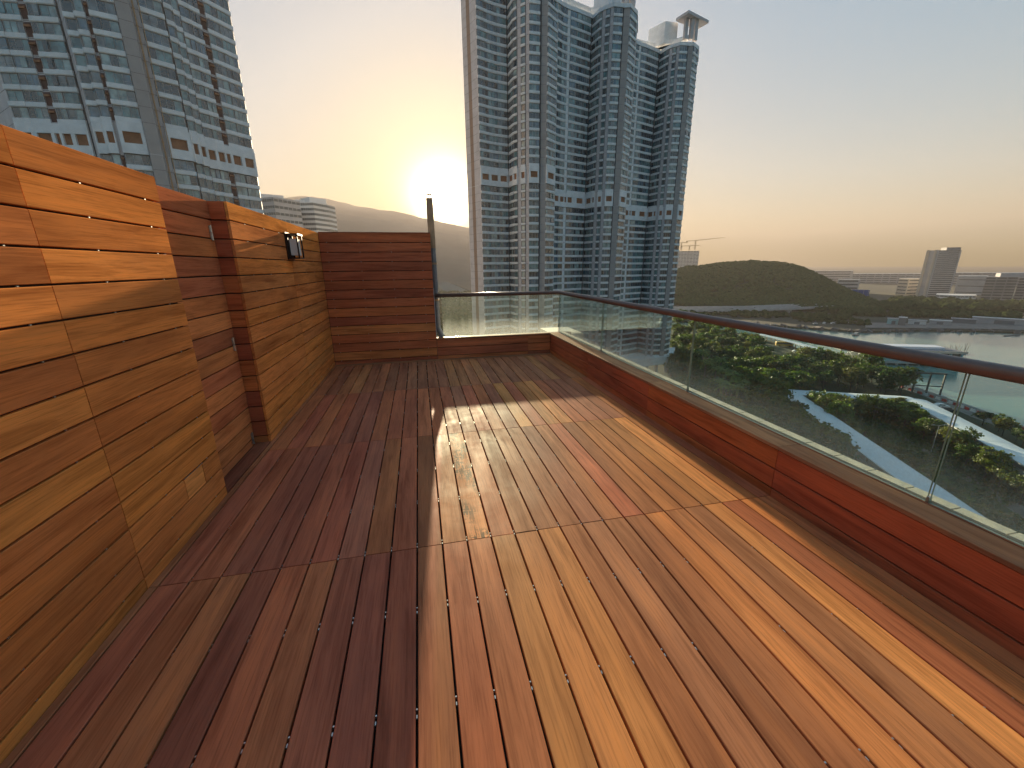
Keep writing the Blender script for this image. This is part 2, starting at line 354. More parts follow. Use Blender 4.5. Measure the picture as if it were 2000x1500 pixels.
# ---- left wall with its niche
NY0, NY1, XN = 2.884, 3.79, -1.53
b = MB()
b.box(-1.72, -1.56, ROWS[0], YF+.15, -.15, ZT-.004)
b.box(-1.56, XL-.021, ROWS[0], NY0-.021, -.15, ZT-.004); b.box(-1.56, XL-.021, NY1+.021, YF+.15, -.15, ZT-.004)
lw = b.build('timber_wall', 'core', label='long tall timber clad wall with a door niche and lantern', category='wall')
GOLD = (.72, .28, .060)
clad(lw, lambda a, z: (XL, a, z), ROWS[0], 1.99, (0, 1, 0), (1, 0, 0), ZT, seams=(-1.158, .418), tint=GOLD)
for k, (zb, zt) in enumerate(rows_of(ZT, -.015)):                     # panel beside the niche, with a small hatch low down
    if zt-zb < .03: continue
    c = tuple(.5*u+.5*v for u, v in zip(plank_color(), GOLD))
    cuts = [(1.993, NY0)]
    if k == 12: cuts = [(1.993, 2.465), (2.469, 2.672), (2.676, NY0)]
    for p, q in cuts:
        plank(lw, (XL, p, (zb+zt)/2), (0, 1, 0), (1, 0, 0), q-p-.002, zt-zb-GAP, .02, (.85, .34, .10) if (k == 12 and p == 2.469) else c, 'wood_wall')
b = MB(); b.box(XL+.0008, XL+.004, 2.462, 2.678, .3345, .3385); b.build('hatch_strip', 'steel', lw)
clad(lw, lambda a, z: (XL, a, z), NY1, YF-.001, (0, 1, 0), (1, 0, 0), ZT, seams=(5.30,), tint=GOLD)
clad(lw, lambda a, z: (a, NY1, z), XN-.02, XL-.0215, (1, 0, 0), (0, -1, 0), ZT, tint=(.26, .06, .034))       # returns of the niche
clad(lw, lambda a, z: (a, NY0, z), XN-.02, XL-.0215, (-1, 0, 0), (0, 1, 0), ZT)
b = MB()
for zb, zt in rows_of(ZT, -.015)[:-1]:
    for y in np.arange(-.4, 6.6, .45):
        if NY0-.02 < y < NY1+.02: continue
        b.box(XL-.008, XL-.003, y-.004, y+.004, zb-.0025, zb+.0025)
b.build('clip_screws', 'steel', lw, kind='stuff')
# the door in the niche
b = MB(); b.box(-1.558, XN-.021, NY0+.003, NY1-.003, .01, ZT-.006)
dr = b.build('niche_door', 'core', label='flush door of horizontal boards set back in the timber wall', category='door')
for zb, zt in rows_of(ZT, -.010):
    if zt-zb < .03: continue
    plank(dr, (XN, NY0+.004, (zb+zt)/2), (0, 1, 0), (1, 0, 0), NY1-NY0-.012, zt-zb-GAP, .02, tuple(.6*u+.4*v for u, v in zip(plank_color(), (.44, .165, .075))), 'wood_wall')
for zc in (1.768, .902, .064):
    b = MB(); y = 3.742
    b.tube((XN+.007, y, zc-.055), (XN+.007, y, zc-.003), .006, n=8); b.tube((XN+.007, y, zc+.003), (XN+.007, y, zc+.055), .006, n=8)
    b.box(XN+.0015, XN+.004, y-.02, y+.02, zc-.05, zc+.05); b.build('hinge', 'steel', dr)
# ---- far wall and the low parapets
b = MB(); b.box(-1.44, XE-.003, YF+.021, YF+.12, -.14, ZT-.006)
fw = b.build('timber_wall', 'core', label='timber clad end wall standing between lantern wall and vent pipe', category='wall')
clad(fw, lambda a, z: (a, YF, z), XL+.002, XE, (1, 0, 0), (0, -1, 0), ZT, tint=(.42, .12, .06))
b = MB()
for zb, zt in rows_of(ZT, -.015)[:-1]:
    for x in np.arange(-1.3, .2, .46): b.box(x-.005, x+.005, YF+.002, YF+.008, zb-.003, zb+.003)
b.build('clip_screws', 'steel', fw, kind='stuff')
b = MB(); b.box(XE, XE+.004, YF-.004, YF+.03, ZP+.02, 1.17); b.build('edge_trim', 'white_plastic', fw)
b = MB(); b.box(-1.40, XE-.004, YF-.002, YF+.13, ZT-.003, ZT+.010); o = b.build('cap_board', 'wood', fw, color=(.28, .10, .05))
b = MB(); b.box(XE+.003, XR+.4, YF+.021, YF+.16, -.15, ZP-.004)
fp = b.build('low_parapet', 'core', label='low boarded parapet under the short end glass', category='parapet')
clad(fp, lambda a, z: (a, YF, z), XE+.003, XR-.002, (1, 0, 0), (0, -1, 0), ZP-.024, seams=(1.80,), tint=(.38, .11, .06))
plank(fp, (XE+.003, YF+.024, ZP), (1, 0, 0), (0, 0, 1), XR-XE-.004, .055, .022, (.40, .18, .085), name='cap_board')
b = MB(); b.box(XR+.021, 2.50, ROWS[0], YF+.16, -.15, ZP-.024)
rp = b.build('low_parapet', 'core', label='long low boarded parapet under the long glass balustrade', category='parapet')
CUTR = [ROWS[0], -1.158, .418, 1.994, 3.576, 5.146, YF-.001]
for zb, zt in rows_of(ZP-.024, -.015):
    for p, q in zip(CUTR, CUTR[1:]):
        c = tuple(.45*u+.55*v for u, v in zip(plank_color(), (.42, .085, .034)))
        plank(rp, (XR, q-.002, (zb+zt)/2), (0, -1, 0), (-1, 0, 0), q-p-.004, zt-zb-GAP, .02, c)
for p, q in zip(CUTR, CUTR[1:]):
    plank(rp, (XR-.004+.079, p+.0015, ZP), (0, 1, 0), (0, 0, 1), q-p-.003 + (.05 if q > 6.8 else 0), .158, .0225, tuple(1.0*x for x in random.choice([(.40, .20, .105), (.36, .165, .085), (.43, .22, .115)])), name='cap_board')
    plank(rp, (2.3655+.0095, p+.0015, ZP-.001), (0, 1, 0), (0, 0, 1), q-p-.003, .016, .022, (.29, .10, .05), name='edge_strip')
k = 0; y = -2.7
ROWS_ST = []
b0 = MB(); b0.box(0, .066, 0, .187, 0, .03); stone_me = b0.mesh('coping_stone', 'stone')
b0 = MB(); b0.box(2.392, 2.50, ROWS[0], YF+.16, ZP-.024, ZP-.02); b0.build('mortar_bed', 'concrete', rp)
while y < 6.8:
    obj('coping_stone', stone_me, rp, (2.406, y, ZP-.022+random.uniform(-.001, .001))); y += .1955

# ---- glass balustrade, handrail
XG, YG = 2.386, 6.93
bal = empty('glass_balustrade', (XG, 2, ZP), 'clear glass balustrade with bronze handrail round the terrace', 'balustrade')
def local(o): o.matrix_parent_inverse = Matrix.Translation(-Vector((XG, 2, ZP))); return o
def sheet(name, x0, x1, y0, y1):
    b = MB(); lx, ly = x1-x0, y1-y0
    b.box(0, lx, 0, ly, 0, .69)
    for k in range(6):
        b.m[k] = 0 if ((k in (2, 3)) if lx > ly else (k in (4, 5))) else 1
    o = b.build(name, ['balustrade_glass', 'glass_edge'], bal); o.location = (x0-XG, y0-2, -.0); return o
JT = [-2.66, -.63, 1.287, 3.205, 5.125, 6.918]
for p, q in zip(JT, JT[1:]): sheet('glass_panel', XG-.006, XG+.006, p+.006, q-.006)
sheet('glass_panel', XE+.12, XG-.012, YG-.006, YG+.006)
def rail(parent, pts, name):
    b = MB(); sec = []
    for k in range(16):
        t = 2*math.pi*k/16; cx = math.cos(t); sz = math.sin(t)
        sec.append((math.copysign(abs(cx)**.6, cx)*.034, math.copysign(abs(sz)**.6, sz)*.032))
    n = 16
    for i, (p, o) in enumerate(pts):
        for u, v in sec: b.v.append((p[0]+o[0]*u-XG, p[1]+o[1]*u-2, p[2]+v-ZP))
    for i in range(len(pts)-1):
        for k in range(n): b.f.append((i*n+k, i*n+(k+1) % n, (i+1)*n+(k+1) % n, (i+1)*n+k)); b.m.append(0)
    b.f.append(tuple(range(n))[::-1]); b.f.append(tuple(range((len(pts)-1)*n, len(pts)*n))); b.m += [0, 0]
    o = b.build(name, 'bronze', parent); smooth(o.data); return o
zr = 1.048
rail(bal, [((XG, -2.7, zr), (1, 0)), ((XG, YG, zr), (1, 1)), ((XE-.02, YG, zr), (0, 1))], 'handrail')
for y in JT[1:-1]:
    b = MB(); b.box(-.01, .01, y-2-.006, y-2+.006, -.004, .03); b.build('base_clip', 'steel', bal)
# ---- lantern
lt = empty('wall_lantern', (XL, 5.17, 1.605), 'dark bronze box lantern with white glass on the timber wall', 'wall lamp')
W_, D_, H_ = .20, .125, .265
b = MB(); b.box(.0015, .014, -.015, W_+.015, -.01, H_+.012); b.build('back_plate', 'lamp_bronze', lt)
b = MB()
for x in (.014, D_-.014):
    for y in (0, W_-.014): b.box(x, x+.014, y, y+.014, .012, H_-.018)
b.box(.014, D_, 0, W_, 0, .012); lfr = b.build('frame', 'lamp_bronze', lt)
b = MB(); b.box(.014, D_+.008, -.008, W_+.008, H_-.018, H_); b.build('top_cap', 'lamp_bronze', lt)
b = MB(); b.box(.034, D_-.022, .022, W_-.022, .035, H_-.055); b.build('opal_glass', 'opal', lfr)
# ---- vent pipe
vp = empty('vent_pipe', (.262, 7.02, ZP-.02), 'slim vent pipe with caged top rising beside the end wall', 'pipe')
b = MB(); b.tube((0, 0, .12), (-.012, 0, 2.05), .050, .050, 16, 0); smooth_o = b.build('shaft', 'pipe', vp)
b = MB(); b.tube((-.0085, 0, 1.45), (-.012, 0, 2.06), .053, .053, 16, 0); b.build('collar', 'pipe_brown_sunlit', vp)
b = MB(); b.tube((-.010, 0, 2.0601), (-.0125, 0, 2.19), .050, .050, 16); b.build('head', 'pipe_brown_sunlit', vp)
b = MB()
for k in range(7):
    t = 2*math.pi*k/7; c, s = math.cos(t)*.038-.0125, math.sin(t)*.038
    b.tube((c, s, 2.19), (c, s, 2.245), .004, n=5)
b.tube((-.0125, 0, 2.245), (-.0125, 0, 2.253), .042, .040, 12); b.build('cage', 'pipe', vp)
b = MB(); b.tube((.0, 0, .16), (.05, -.01, .055), .050, .050, 16); b.tube((.045, -.01, .06), (.075, -.01, .022), .052, .056, 16); b.build('elbow', 'pipe', vp)
for z in (.62, 1.2):
    b = MB(); b.tube((-.004, 0, z), (-.004, 0, z+.03), .056, .056, 16); b.build('bracket', 'pipe_brown_sunlit', vp)
# ---- the building that carries the terrace
hb = empty('carrier_building', (-3, -4, G), 'pale concrete building whose roof carries the timber terrace', 'building')
b = MB(); b.box(-6.6, 5.46, -10, 10.98, 0, -.35-G); b.build('wall', 'concrete', hb)
b = MB(); b.box(-6.7, 5.495, -10.1, 11.0, -.349-G, -.164-G); b.build('roof_slab', 'concrete', hb)
b = MB(); b.box(5.50, 6.13, 11.6, 12.5, 20, .20-G); b.box(4.2, 5.49, 11.01, 12.0, 20, -.5-G); b.build('corner_fin', 'stone', hb)
for k in range(17):
    b = MB(); b.box(-6.65, 5.49, -10.05, 10.995, 2.4+k*3.1, 2.75+k*3.1); b.build('floor_band', 'facade_white', hb)

#==SETTING==
# ------------------------------------------------------------------ ground, water, far land
def poly_px(pts, z=G): return [tuple(gp(x, y, z))[:2] for x, y in pts]
b = MB(); b.quad((-6000, -6000, WATER), (6000, -6000, WATER), (6000, 6000, WATER), (-6000, 6000, WATER)); b.build('water', 'water', kind='structure', label='calm greenish bay water')
coast = poly_px([(1316, 640), (1400, 645), (1440, 650), (1500, 664), (1560, 682), (1640, 705), (1700, 726), (1760, 747), (1850, 778), (2000, 832), (2200, 915)])
near = [(-5900, -5900), (-5900, 5900), (0, 5900), (60, 900), (150, 480)] + coast + [(400, -200), (900, -5900)]
b = MB(); b.prism(near, WATER-1, G); b.build('ground', 'soil', kind='structure', label='flat park ground on the near side of the bay')
farcoast = poly_px([(1322, 626), (1420, 629), (1500, 634), (1600, 641), (1660, 645), (1700, 646), (1800, 644), (1900, 645), (2000, 648), (2200, 655)])
far = farcoast + [(1500, -300), (5900, -1500), (5900, 5900), (70, 5900), (120, 900)]
b = MB(); b.prism(far, WATER-1, G-.3); b.build('far_shore', 'hill_soil', kind='structure', label='low land across the bay')
def strip(name, pts, z, mat, **t):
    """flat ribbon from pixel pairs (left, right)"""
    b = MB(); P = [(gp(*a, z), gp(*c, z)) for a, c in pts]
    for (a, c), (a2, c2) in zip(P, P[1:]): b.quad(a, c, c2, a2)
    return b.build(name, mat, **t)
strip('promenade', [((1690, 733), (1702, 727)), ((1740, 752), (1765, 747)), ((1800, 772), (1850, 777)), ((1900, 815), (1920, 801)), ((2000, 850), (2000, 832)), ((2150, 915), (2180, 905))], G+.004, 'paving', kind='structure', label='paved seafront promenade')
strip('road', [((1480, 655), (1500, 662)), ((1540, 672), (1560, 684)), ((1580, 690), (1640, 704)), ((1650, 716), (1690, 727))], G+.008, 'asphalt', kind='structure', label='grey road by the pier')
strip('road', [((1500, 690), (1510, 697)), ((1540, 700), (1545, 710)), ((1590, 706), (1580, 716))], G+.008, 'asphalt', kind='structure', label='grey road among the park trees')
strip('lawn', [((1640, 800), (1700, 800)), ((1760, 880), (1850, 870)), ((1900, 1000), (1990, 960)), ((2050, 1080), (2150, 1050))], G+.012, 'grass', kind='structure', label='grass strip between the covered walkways')
strip('footpath', [((1700, 822), (1706, 818)), ((1800, 880), (1808, 876)), ((1900, 948), (1912, 940)), ((2010, 1020), (2030, 1005))], G+.016, 'paving', kind='structure', label='narrow path on the grass strip')
# rocky foot of the far shore
b = MB(); P = [Vector((*p, 0)) for p in farcoast]
for p, q in zip(P, P[1:]):
    n = max(2, int((q-p).length/3))
    for k in range(n):
        c = p.lerp(q, (k+random.random())/n); s = random.uniform(1.0, 2.6)
        M = Matrix.Translation((c.x+random.uniform(-2, 4), c.y+random.uniform(-2, 4), WATER+random.uniform(0, 1.2))) @ Matrix.Rotation(random.random()*6, 4, (random.random(), random.random(), 1))
        b.box(-s, s, -s*.7, s*.7, -s*.5, s*.5, 0, M)
b.build('shore_rocks', 'rock', kind='stuff', label='rough rock armour along the far shore', category='rocks')
# mountain ridge
prof = [(-75, .05), (-55, .08), (-40, .10), (-28, .122), (-22, .128), (-17, .131), (-12.7, .1445), (-10, .139), (-7, .129), (-4.2, .1225), (-1.15, .1163), (1.36, .1063), (5.9, .0905), (10, .075), (18, .05), (26, .022), (32, .0), (36, -.012)]
A_ = np.radians(np.linspace(-75, 36, 230)); T_ = np.interp(np.degrees(A_), [p[0] for p in prof], [p[1] for p in prof])
jit = np.convolve(rng.normal(size=330), np.ones(9)/9, 'same')[:230]*.0035 + np.convolve(rng.normal(size=330), np.ones(3)/3, 'same')[:230]*.0008
def ridge(name, D0, scale, off, label, rough):
    v = []; f = []; nd = 9
    for j in range(nd):
        t = j/(nd-1)
        for i, a in enumerate(A_):
            D = D0*(1 - .34*(1-t)) + 40*math.sin(i*.31+j*1.7)*(1-t)
            zt = (T_[i]+jit[i]*rough)*scale*D0 + off
            z = G - 2 + max(0, zt-G+2)*(t**1.25)*(1+.10*math.sin(i*.45+j)*t*(1-t)*4)
            v.append((math.sin(a)*D, math.cos(a)*D, z))
    n = len(A_)
    for j in range(nd-1):
        for i in range(n-1): f.append((j*n+i, j*n+i+1, (j+1)*n+i+1, (j+1)*n+i))
    for i in range(n): a = A_[i]; v.append((math.sin(a)*D0*1.15, math.cos(a)*D0*1.15, G-2))
    for i in range(n-1): f.append(((nd-1)*n+i, (nd-1)*n+i+1, nd*n+i+1, nd*n+i))
    me = bpy.data.meshes.new(name); me.from_pydata(v, [], f); me.materials.append(MATS['mountain']); smooth(me)
    return obj(name, me, kind='structure', label=label)
ridge('mountain', 3000, 1.0, 0, 'hazy mountain ridge under the sun', 1.0)
jit = np.roll(jit, 60); T_ = T_*.80 - .004*np.sin(A_*9)
ridge('mountain', 2450, 1.0, 0, 'nearer foothill ridge before the mountain', 1.5)
# wooded hill
HP = [(1290, 532), (1318, 526), (1345, 520), (1370, 519), (1400, 514), (1440, 511), (1465, 508.5), (1490, 510), (1530, 513), (1560, 519), (1590, 531), (1620, 548), (1650, 563), (1680, 576), (1710, 588), (1740, 597)]
hpa = [az(x, y) for x, y in HP]; hpt = [te(x, y) for x, y in HP]; DC = 735.0
def hill_z(a, D):
    c = CAMZ + np.interp(a, hpa, hpt)*DC - 3.0
    t = np.clip(1 - abs(D-DC)/(130 if D < DC else 160), 0, 1); t = t*t*(3-2*t)
    edge = min(1, max(0, (a-hpa[0]+.25)/.25))
    return G - .4 + max(0, c-G)*t**.85*edge
na, ndd = 90, 26; v = []; f = []
aa = np.linspace(hpa[0]-.25, hpa[-1]+.02, na); dd = np.linspace(DC-135, DC+165, ndd)
for D in dd:
    for a in aa: v.append((math.sin(a)*D, math.cos(a)*D, hill_z(a, D) + 1.2*math.sin(a*60+D*.09)))
for j in range(ndd-1):
    for i in range(na-1): f.append((j*na+i, j*na+i+1, (j+1)*na+i+1, (j+1)*na+i))
me = bpy.data.meshes.new('hill'); me.from_pydata(v, [], f); me.materials.append(MATS['hill_soil']); smooth(me); obj('hill', me, kind='structure', label='wooded hill across the bay')
def ico(sub=1):
    import bmesh
    bm = bmesh.new(); bmesh.ops.create_icosphere(bm, subdivisions=sub, radius=1); V = np.array([x.co[:] for x in bm.verts]); Fc = np.array([[q.index for q in x.verts] for x in bm.faces]); bm.free(); return V, Fc
IV, IF = ico(2)
def crowns(name, pts, mat, color, **t):
    """uneven rounded crowns of a far wood, one mesh: pts (x, y, z, r)"""
    n = len(pts); P = np.array(pts); V = np.repeat(IV[None], n, 0)*(1 + rng.normal(0, .17, (n, len(IV), 1)))
    V = V*P[:, None, 3:4]*np.array([1, 1, .85]) + P[:, None, :3]
    Fx = IF[None] + (np.arange(n)*len(IV))[:, None, None]
    me = bpy.data.meshes.new(name); me.from_pydata(V.reshape(-1, 3).tolist(), [], Fx.reshape(-1, 3).tolist()); me.materials.append(MATS[mat])
    return obj(name, me, color=color, **t)
pts = []
for _ in range(4200):
    a = rng.uniform(hpa[0]-.05, hpa[-1]); D = rng.uniform(DC-128, DC+22); z = hill_z(a, D)
    if z < G+1.0: continue
    r = rng.uniform(2.0, 4.2); pts.append((math.sin(a)*D, math.cos(a)*D, z+r*.35, r))
crowns('hill_wood', pts, 'far_leaves', (.075, .098, .042), kind='stuff', label='dense wood covering the hill across the bay', category='wood')
pts = []
for (x0, y0, x1, y1, n, ra, rb) in [(1640, 600, 2030, 606, 260, 3, 6), (1640, 612, 1990, 622, 200, 2, 4.5), (1560, 603, 1720, 615, 120, 3, 5.5), (1740, 590, 1900, 598, 140, 3, 6), (1320, 620, 1400, 614, 30, 2, 3), (1900, 596, 2050, 600, 60, 3, 6), (1420, 615, 1660, 622, 150, 1.5, 3.5), (1560, 624, 1700, 632, 60, 1.2, 2.4), (1330, 612, 1500, 610, 90, 2, 4)]:
    for _ in range(n):
        t = rng.random(); s = rng.uniform(-4, 4); q = gp(x0+(x1-x0)*t, y0+(y1-y0)*t+s); r = rng.uniform(ra, rb); pts.append((q.x, q.y, G+r*.6, r))
crowns('shore_wood', pts, 'far_leaves', (.050, .072, .030), kind='stuff', label='belt of dark trees along the far shore', category='wood')

pts = []
for _ in range(420):
    a = math.radians(rng.uniform(-1.5, 7.0)); D = rng.uniform(240, 900); r = rng.uniform(3, 6); pts.append((math.sin(a)*D, math.cos(a)*D, G+r*.7, r))
crowns('plain_wood', pts, 'far_leaves', (.055, .075, .028), kind='stuff', label='hazy wood on the flat land beyond the end glass', category='wood')
# ------------------------------------------------------------------ towers
PANES = ['pane_teal', 'pane_dark', 'pane_pale', 'pane_grey', 'pane_blue']
PW = [30, 26, 12, 22, 14]
def window_mesh(Ln, npan, var, wz0, wz1, fr, seed):
    b = MB(); r = random.Random(seed); st = Ln/npan
    for k in range(npan):
        vi = var if r.random() < .6 else r.choices(range(5), PW)[0]
        op = .22 if (r.random() < .12 and npan > 1) else 0
        b.box(k*st+fr, (k+1)*st-fr, .03+op, .07+op, wz0+fr, wz1-fr, 1+vi)
        if npan > 1 and r.random() < .5: b.box(k*st+fr, (k+1)*st-fr, .07+op, .10+op, wz0+(wz1-wz0)*.32-fr*.4, wz0+(wz1-wz0)*.32+fr*.4, 0)
    for k in range(npan+1):
        x = min(max(k*st, fr), Ln-fr); b.box(x-fr, x+fr, .02, .12, wz0, wz1, 0)
    b.box(fr, Ln-fr, .02, .115, wz0, wz0+fr*1.2, 0); b.box(fr, Ln-fr, .02, .115, wz1-fr*1.2, wz1, 0)
    return b.mesh('window', ['window_frame'] + PANES)
def tower(name, label, segs, zb, zt, zref, fh=2.9, depth=20, fr=.05, max_windows=300, back=None, seed=1, z_vis=None):
    """segs: list of (x, y, kind) plan points along the side that faces the terrace, left to right; kind describes the stretch that starts there"""
    r = random.Random(seed); o0 = Vector((segs[0][0], segs[0][1], 0)); root = empty(name, (o0.x, o0.y, zb), label, 'building')
    P = [Vector((s[0], s[1], 0)) - o0 for s in segs]; K = [s[2] for s in segs]
    cx = sum((p for p in P), Vector())/len(P) + o0; away = Vector((cx.x, cx.y, 0)).normalized()*depth
    body = [tuple(p)[:2] for p in P] + [tuple(P[-1]+away)[:2], tuple(P[0]+away)[:2]]
    cm = {'wall': 0, 'white': 1, 'pillar': 2, 'dark': 3, 'stripe': 4}
    side = [cm.get(K[i], 3 if K[i].startswith('win') else 0) for i in range(len(P)-1)] + [0, 0, 0]
    nf = int((zt-zb)/fh); H = nf*fh; b = MB(); b.prism(body, 0, H, 0, 1, side); b.build('wall', ['facade', 'facade_white', 'pillar', 'facade_dark', 'stripe'], root)
    kr = int(round((zref-zb)/fh))
    frames = []
    for i in range(len(P)-1):
        d = P[i+1]-P[i]; Ln = d.length; d.normalize(); n = Vector((d.y, -d.x, 0))
        if n.dot(P[i]+o0) > 0: n = -n
        frames.append((P[i], d, n, Ln))
    band = MB(); refw = MB(); refo = MB(); joint = MB(); slots = MB()
    wins = []
    for i, (p, d, n, Ln) in enumerate(frames):
        M = Matrix(((d.x, n.x, 0, p.x), (d.y, n.y, 0, p.y), (0, 0, 1, 0), (0, 0, 0, 1)))
        k = K[i]
        if k.startswith('win'):
            prj = .42 if k == 'winbay' else .30
            if k == 'winsmall':
                band.box(Ln*.08, Ln*.92, 0, .34, 0, .72, 0, M); m0 = Ln*.12
            else:
                band.box(-.02, Ln+.02, -.05, prj, .0, .80, 0, M); m0 = .08
                band.box(-.02, Ln+.02, -.05, prj-.1, -.12, .01, 0, M)
            npan = max(1, int(round((Ln-2*m0)/1.25)))
            for fl in range(nf):
                if fl in (kr, kr+1) : continue
                z = fl*fh
                c = M @ Vector((Ln/2, 0, z)) + o0; c.z += zb; vis = (-c.normalized()).dot(n)*Ln/c.length_squared
                hid = z_vis is not None and not (z_vis[0] < c.z < z_vis[1])
                wins.append((-vis if not hid else 0, i, fl, M, Ln-2*m0, m0, npan))
        if not k.startswith('win') or k == 'winsmall': band.box(-.02, Ln+.02, -.03, .014, .06, .12, 1, M)
        if k == 'slot':
            for fl in range(nf):
                if fl in (kr, kr+1): continue
                z = fl*fh; slots.box(.05, Ln-.05, -.02, .02, z+.3, z+2.7, 0, M); slots.box(.1, Ln-.1, .02, .35, z+1.9, z+2.25, 1, M)
        # the refuge storey
        z = kr*fh
        if Ln > 1.0 and k not in ('pillar', 'stripe', 'wall'):
            w0, w1 = Ln*.14, Ln*.86
            if k == 'winlong': w0, w1 = Ln*.30, Ln*.80
            for q in ((-.02, Ln+.02, 0, 1.9), (-.02, Ln+.02, 4.0, 5.78), (-.02, w0, 1.9, 4.0), (w1, Ln+.02, 1.9, 4.0)): refw.box(q[0], q[1], -.05, .46, z+q[2], z+q[3], 0, M)
            ro = MB(); ro.box(w0, w1, -.02, .04, z+1.9, z+4.0, 0, M); ro.build('refuge_opening', 'refuge', root)
        else: refw.box(-.02, Ln+.02, -.03, .014, z+.06, z+.12, 0, M)
    par = MB()
    for (p, d, n, Ln) in frames:
        M = Matrix(((d.x, n.x, 0, p.x), (d.y, n.y, 0, p.y), (0, 0, 1, 0), (0, 0, 0, 1))); par.box(-.05, Ln+.05, -.6, .32, H-.05, H+1.3, 0, M)
    par.build('roof_parapet', 'facade_white', root)
    wins.sort(key=lambda t: t[0]); cache = {}; rest = MB()
    for q, (_, i, fl, M, Ln, m0, npan) in enumerate(wins):
        var = r.choices(range(5), PW)[0]; sd = r.randrange(3)
        key = (i, var, sd)
        if key not in cache: cache[key] = window_mesh(Ln, npan, var, .84, 2.74, fr, (i, var, sd, seed).__hash__())
        me = cache[key]; T = M @ Matrix.Translation((m0, 0, fl*fh))
        if q < max_windows: obj('window', me, root, mat=T)
        else:
            off = len(rest.v); rest.v += [tuple(T @ x.co) for x in me.vertices]
            for pl in me.polygons: rest.f.append(tuple(off+x for x in pl.vertices)); rest.m.append(pl.material_index)
    if rest.v: rest.build('window_field', ['window_frame'] + PANES, root, kind='stuff')
    bm_ = band.mesh('spandrel_band', ['facade_white', 'joint'])
    for fl in range(nf):
        if fl in (kr, kr+1): continue
        obj('spandrel_band', bm_, root, (0, 0, fl*fh))
    refw.build('refuge_storey', 'facade_white', root)
    if joint.v: joint.build('panel_joints', 'joint', root, kind='stuff')
    if slots.v: slots.build('service_slots', ['slot', 'refuge'], root, kind='stuff')
    return root, o0, frames
def pd2(x, y, D, k): a = az(x, y); return (math.sin(a)*D, math.cos(a)*D, k)
y0 = 100
TA = [pd2(903.5, y0, 178, 'wall'), pd2(912.5, y0, 175.5, 'stripe'), pd2(919, y0, 174, 'wall'), pd2(931.5, y0, 170, 'winbay'), pd2(951, y0, 172.5, 'win'), pd2(970, y0, 174.5, 'win'), pd2(989, y0, 176, 'dark'),
      pd2(992, y0, 176.6, 'win'), pd2(1002, y0, 172, 'winsmall'), pd2(1010.5, y0, 170.2, 'wall'), pd2(1017, y0, 169.4, 'winsmall'), pd2(1027, y0, 168.2, 'wall'), pd2(1033.5, y0, 167.2, 'winbay'), pd2(1054, y0, 168.4, 'dark'), pd2(1057.5, y0, 169.0, 'pillar'), pd2(1069, y0, 168.8, 'winbay'), pd2(1087, y0, 174, 'wall'), pd2(1089, y0, 186, 'wall')]
tower('apartment_tower', 'grey glass apartment tower with a brown stripe down its flank', TA, -47, 104, 31, seed=3, z_vis=(-38, 95))
TB = [pd2(1084, y0, 184, 'win'), pd2(1097, y0, 187.5, 'win'), pd2(1107.5, y0, 189.5, 'white'), pd2(1113, y0, 190.3, 'win'), pd2(1126, y0, 192.3, 'winlong'), pd2(1152, y0, 197, 'dark'),
      pd2(1155, y0, 198, 'win'), pd2(1168.5, y0, 194, 'winsmall'), pd2(1174, y0, 193, 'wall'), pd2(1180, y0, 192.3, 'winsmall'), pd2(1189, y0, 191.6, 'wall'), pd2(1195, y0, 191.2, 'winbay'), pd2(1212, y0, 192.5, 'dark'), pd2(1214.5, y0, 193, 'pillar'), pd2(1226, y0, 193.3, 'winbay'), pd2(1239.5, y0, 199, 'wall'), pd2(1242, y0, 212, 'wall')]
rB, oB, _ = tower('apartment_tower', 'middle grey glass apartment tower of the joined row', TB, -47, 97, 26.6, seed=5, z_vis=(-40, 97))
yc = 130
TC = [pd2(1235, yc, 212, 'win'), pd2(1246, yc, 215, 'white'), pd2(1250, yc, 216, 'win'), pd2(1261, yc, 218.3, 'winlong'), pd2(1284, yc, 224.5, 'dark'),
      pd2(1287, yc, 226, 'win'), pd2(1300, yc, 223, 'winsmall'), pd2(1305.5, yc, 222, 'wall'), pd2(1311, yc, 221.5, 'winsmall'), pd2(1319, yc, 221, 'wall'), pd2(1324, yc, 220.6, 'winbay'), pd2(1339, yc, 222, 'dark'), pd2(1341, yc, 222.5, 'pillar'), pd2(1350, yc, 223, 'winbay'), pd2(1360.5, yc, 228, 'wall'), pd2(1361.5, yc, 240, 'wall')]
rC, oC, _ = tower('apartment_tower', 'grey glass apartment tower with a flat canopy on its roof', TC, -44.6, 94.5, 23.5, seed=8, z_vis=(-43, 95))
# roof works of the last two blocks and the white podium
def loc_(root, p): return Vector(p) - Vector(root.location)
def roof_box(root, pxs, D, z0, z1, depth, mat, name):
    q = [pol(az(x, y), d) for (x, y), d in zip(pxs, D)]
    aw = Vector((q[0][0]+q[-1][0], q[0][1]+q[-1][1])).normalized()*depth
    poly = q + [(q[-1][0]+aw.x, q[-1][1]+aw.y), (q[0][0]+aw.x, q[0][1]+aw.y)]
    b = MB(); b.prism([(x-root.location.x, y-root.location.y) for x, y in poly], z0-root.location.z, z1-root.location.z); return b.build(name, mat, root)
roof_box(rC, [(1268, 50), (1300, 40), (1324, 50)], [228, 223, 226], 94.5, 102.5, 10, 'facade_white', 'penthouse')
roof_box(rC, [(1238, 60), (1286, 72), (1345, 66)], [218, 226.5, 223], 94.5, 96.0, 8, 'facade_white', 'roof_parapet')
b = MB()
cz = 102.0
cpl = [pol(az(x, y), (cz-CAMZ)/te(x, y)) for x, y in [(1320, 41), (1345, 25), (1384, 45), (1360, 59)]]
b.prism([(x-rC.location.x, y-rC.location.y) for x, y in cpl], cz-rC.location.z, cz+1.0-rC.location.z); b.build('roof_canopy', 'facade', rC)
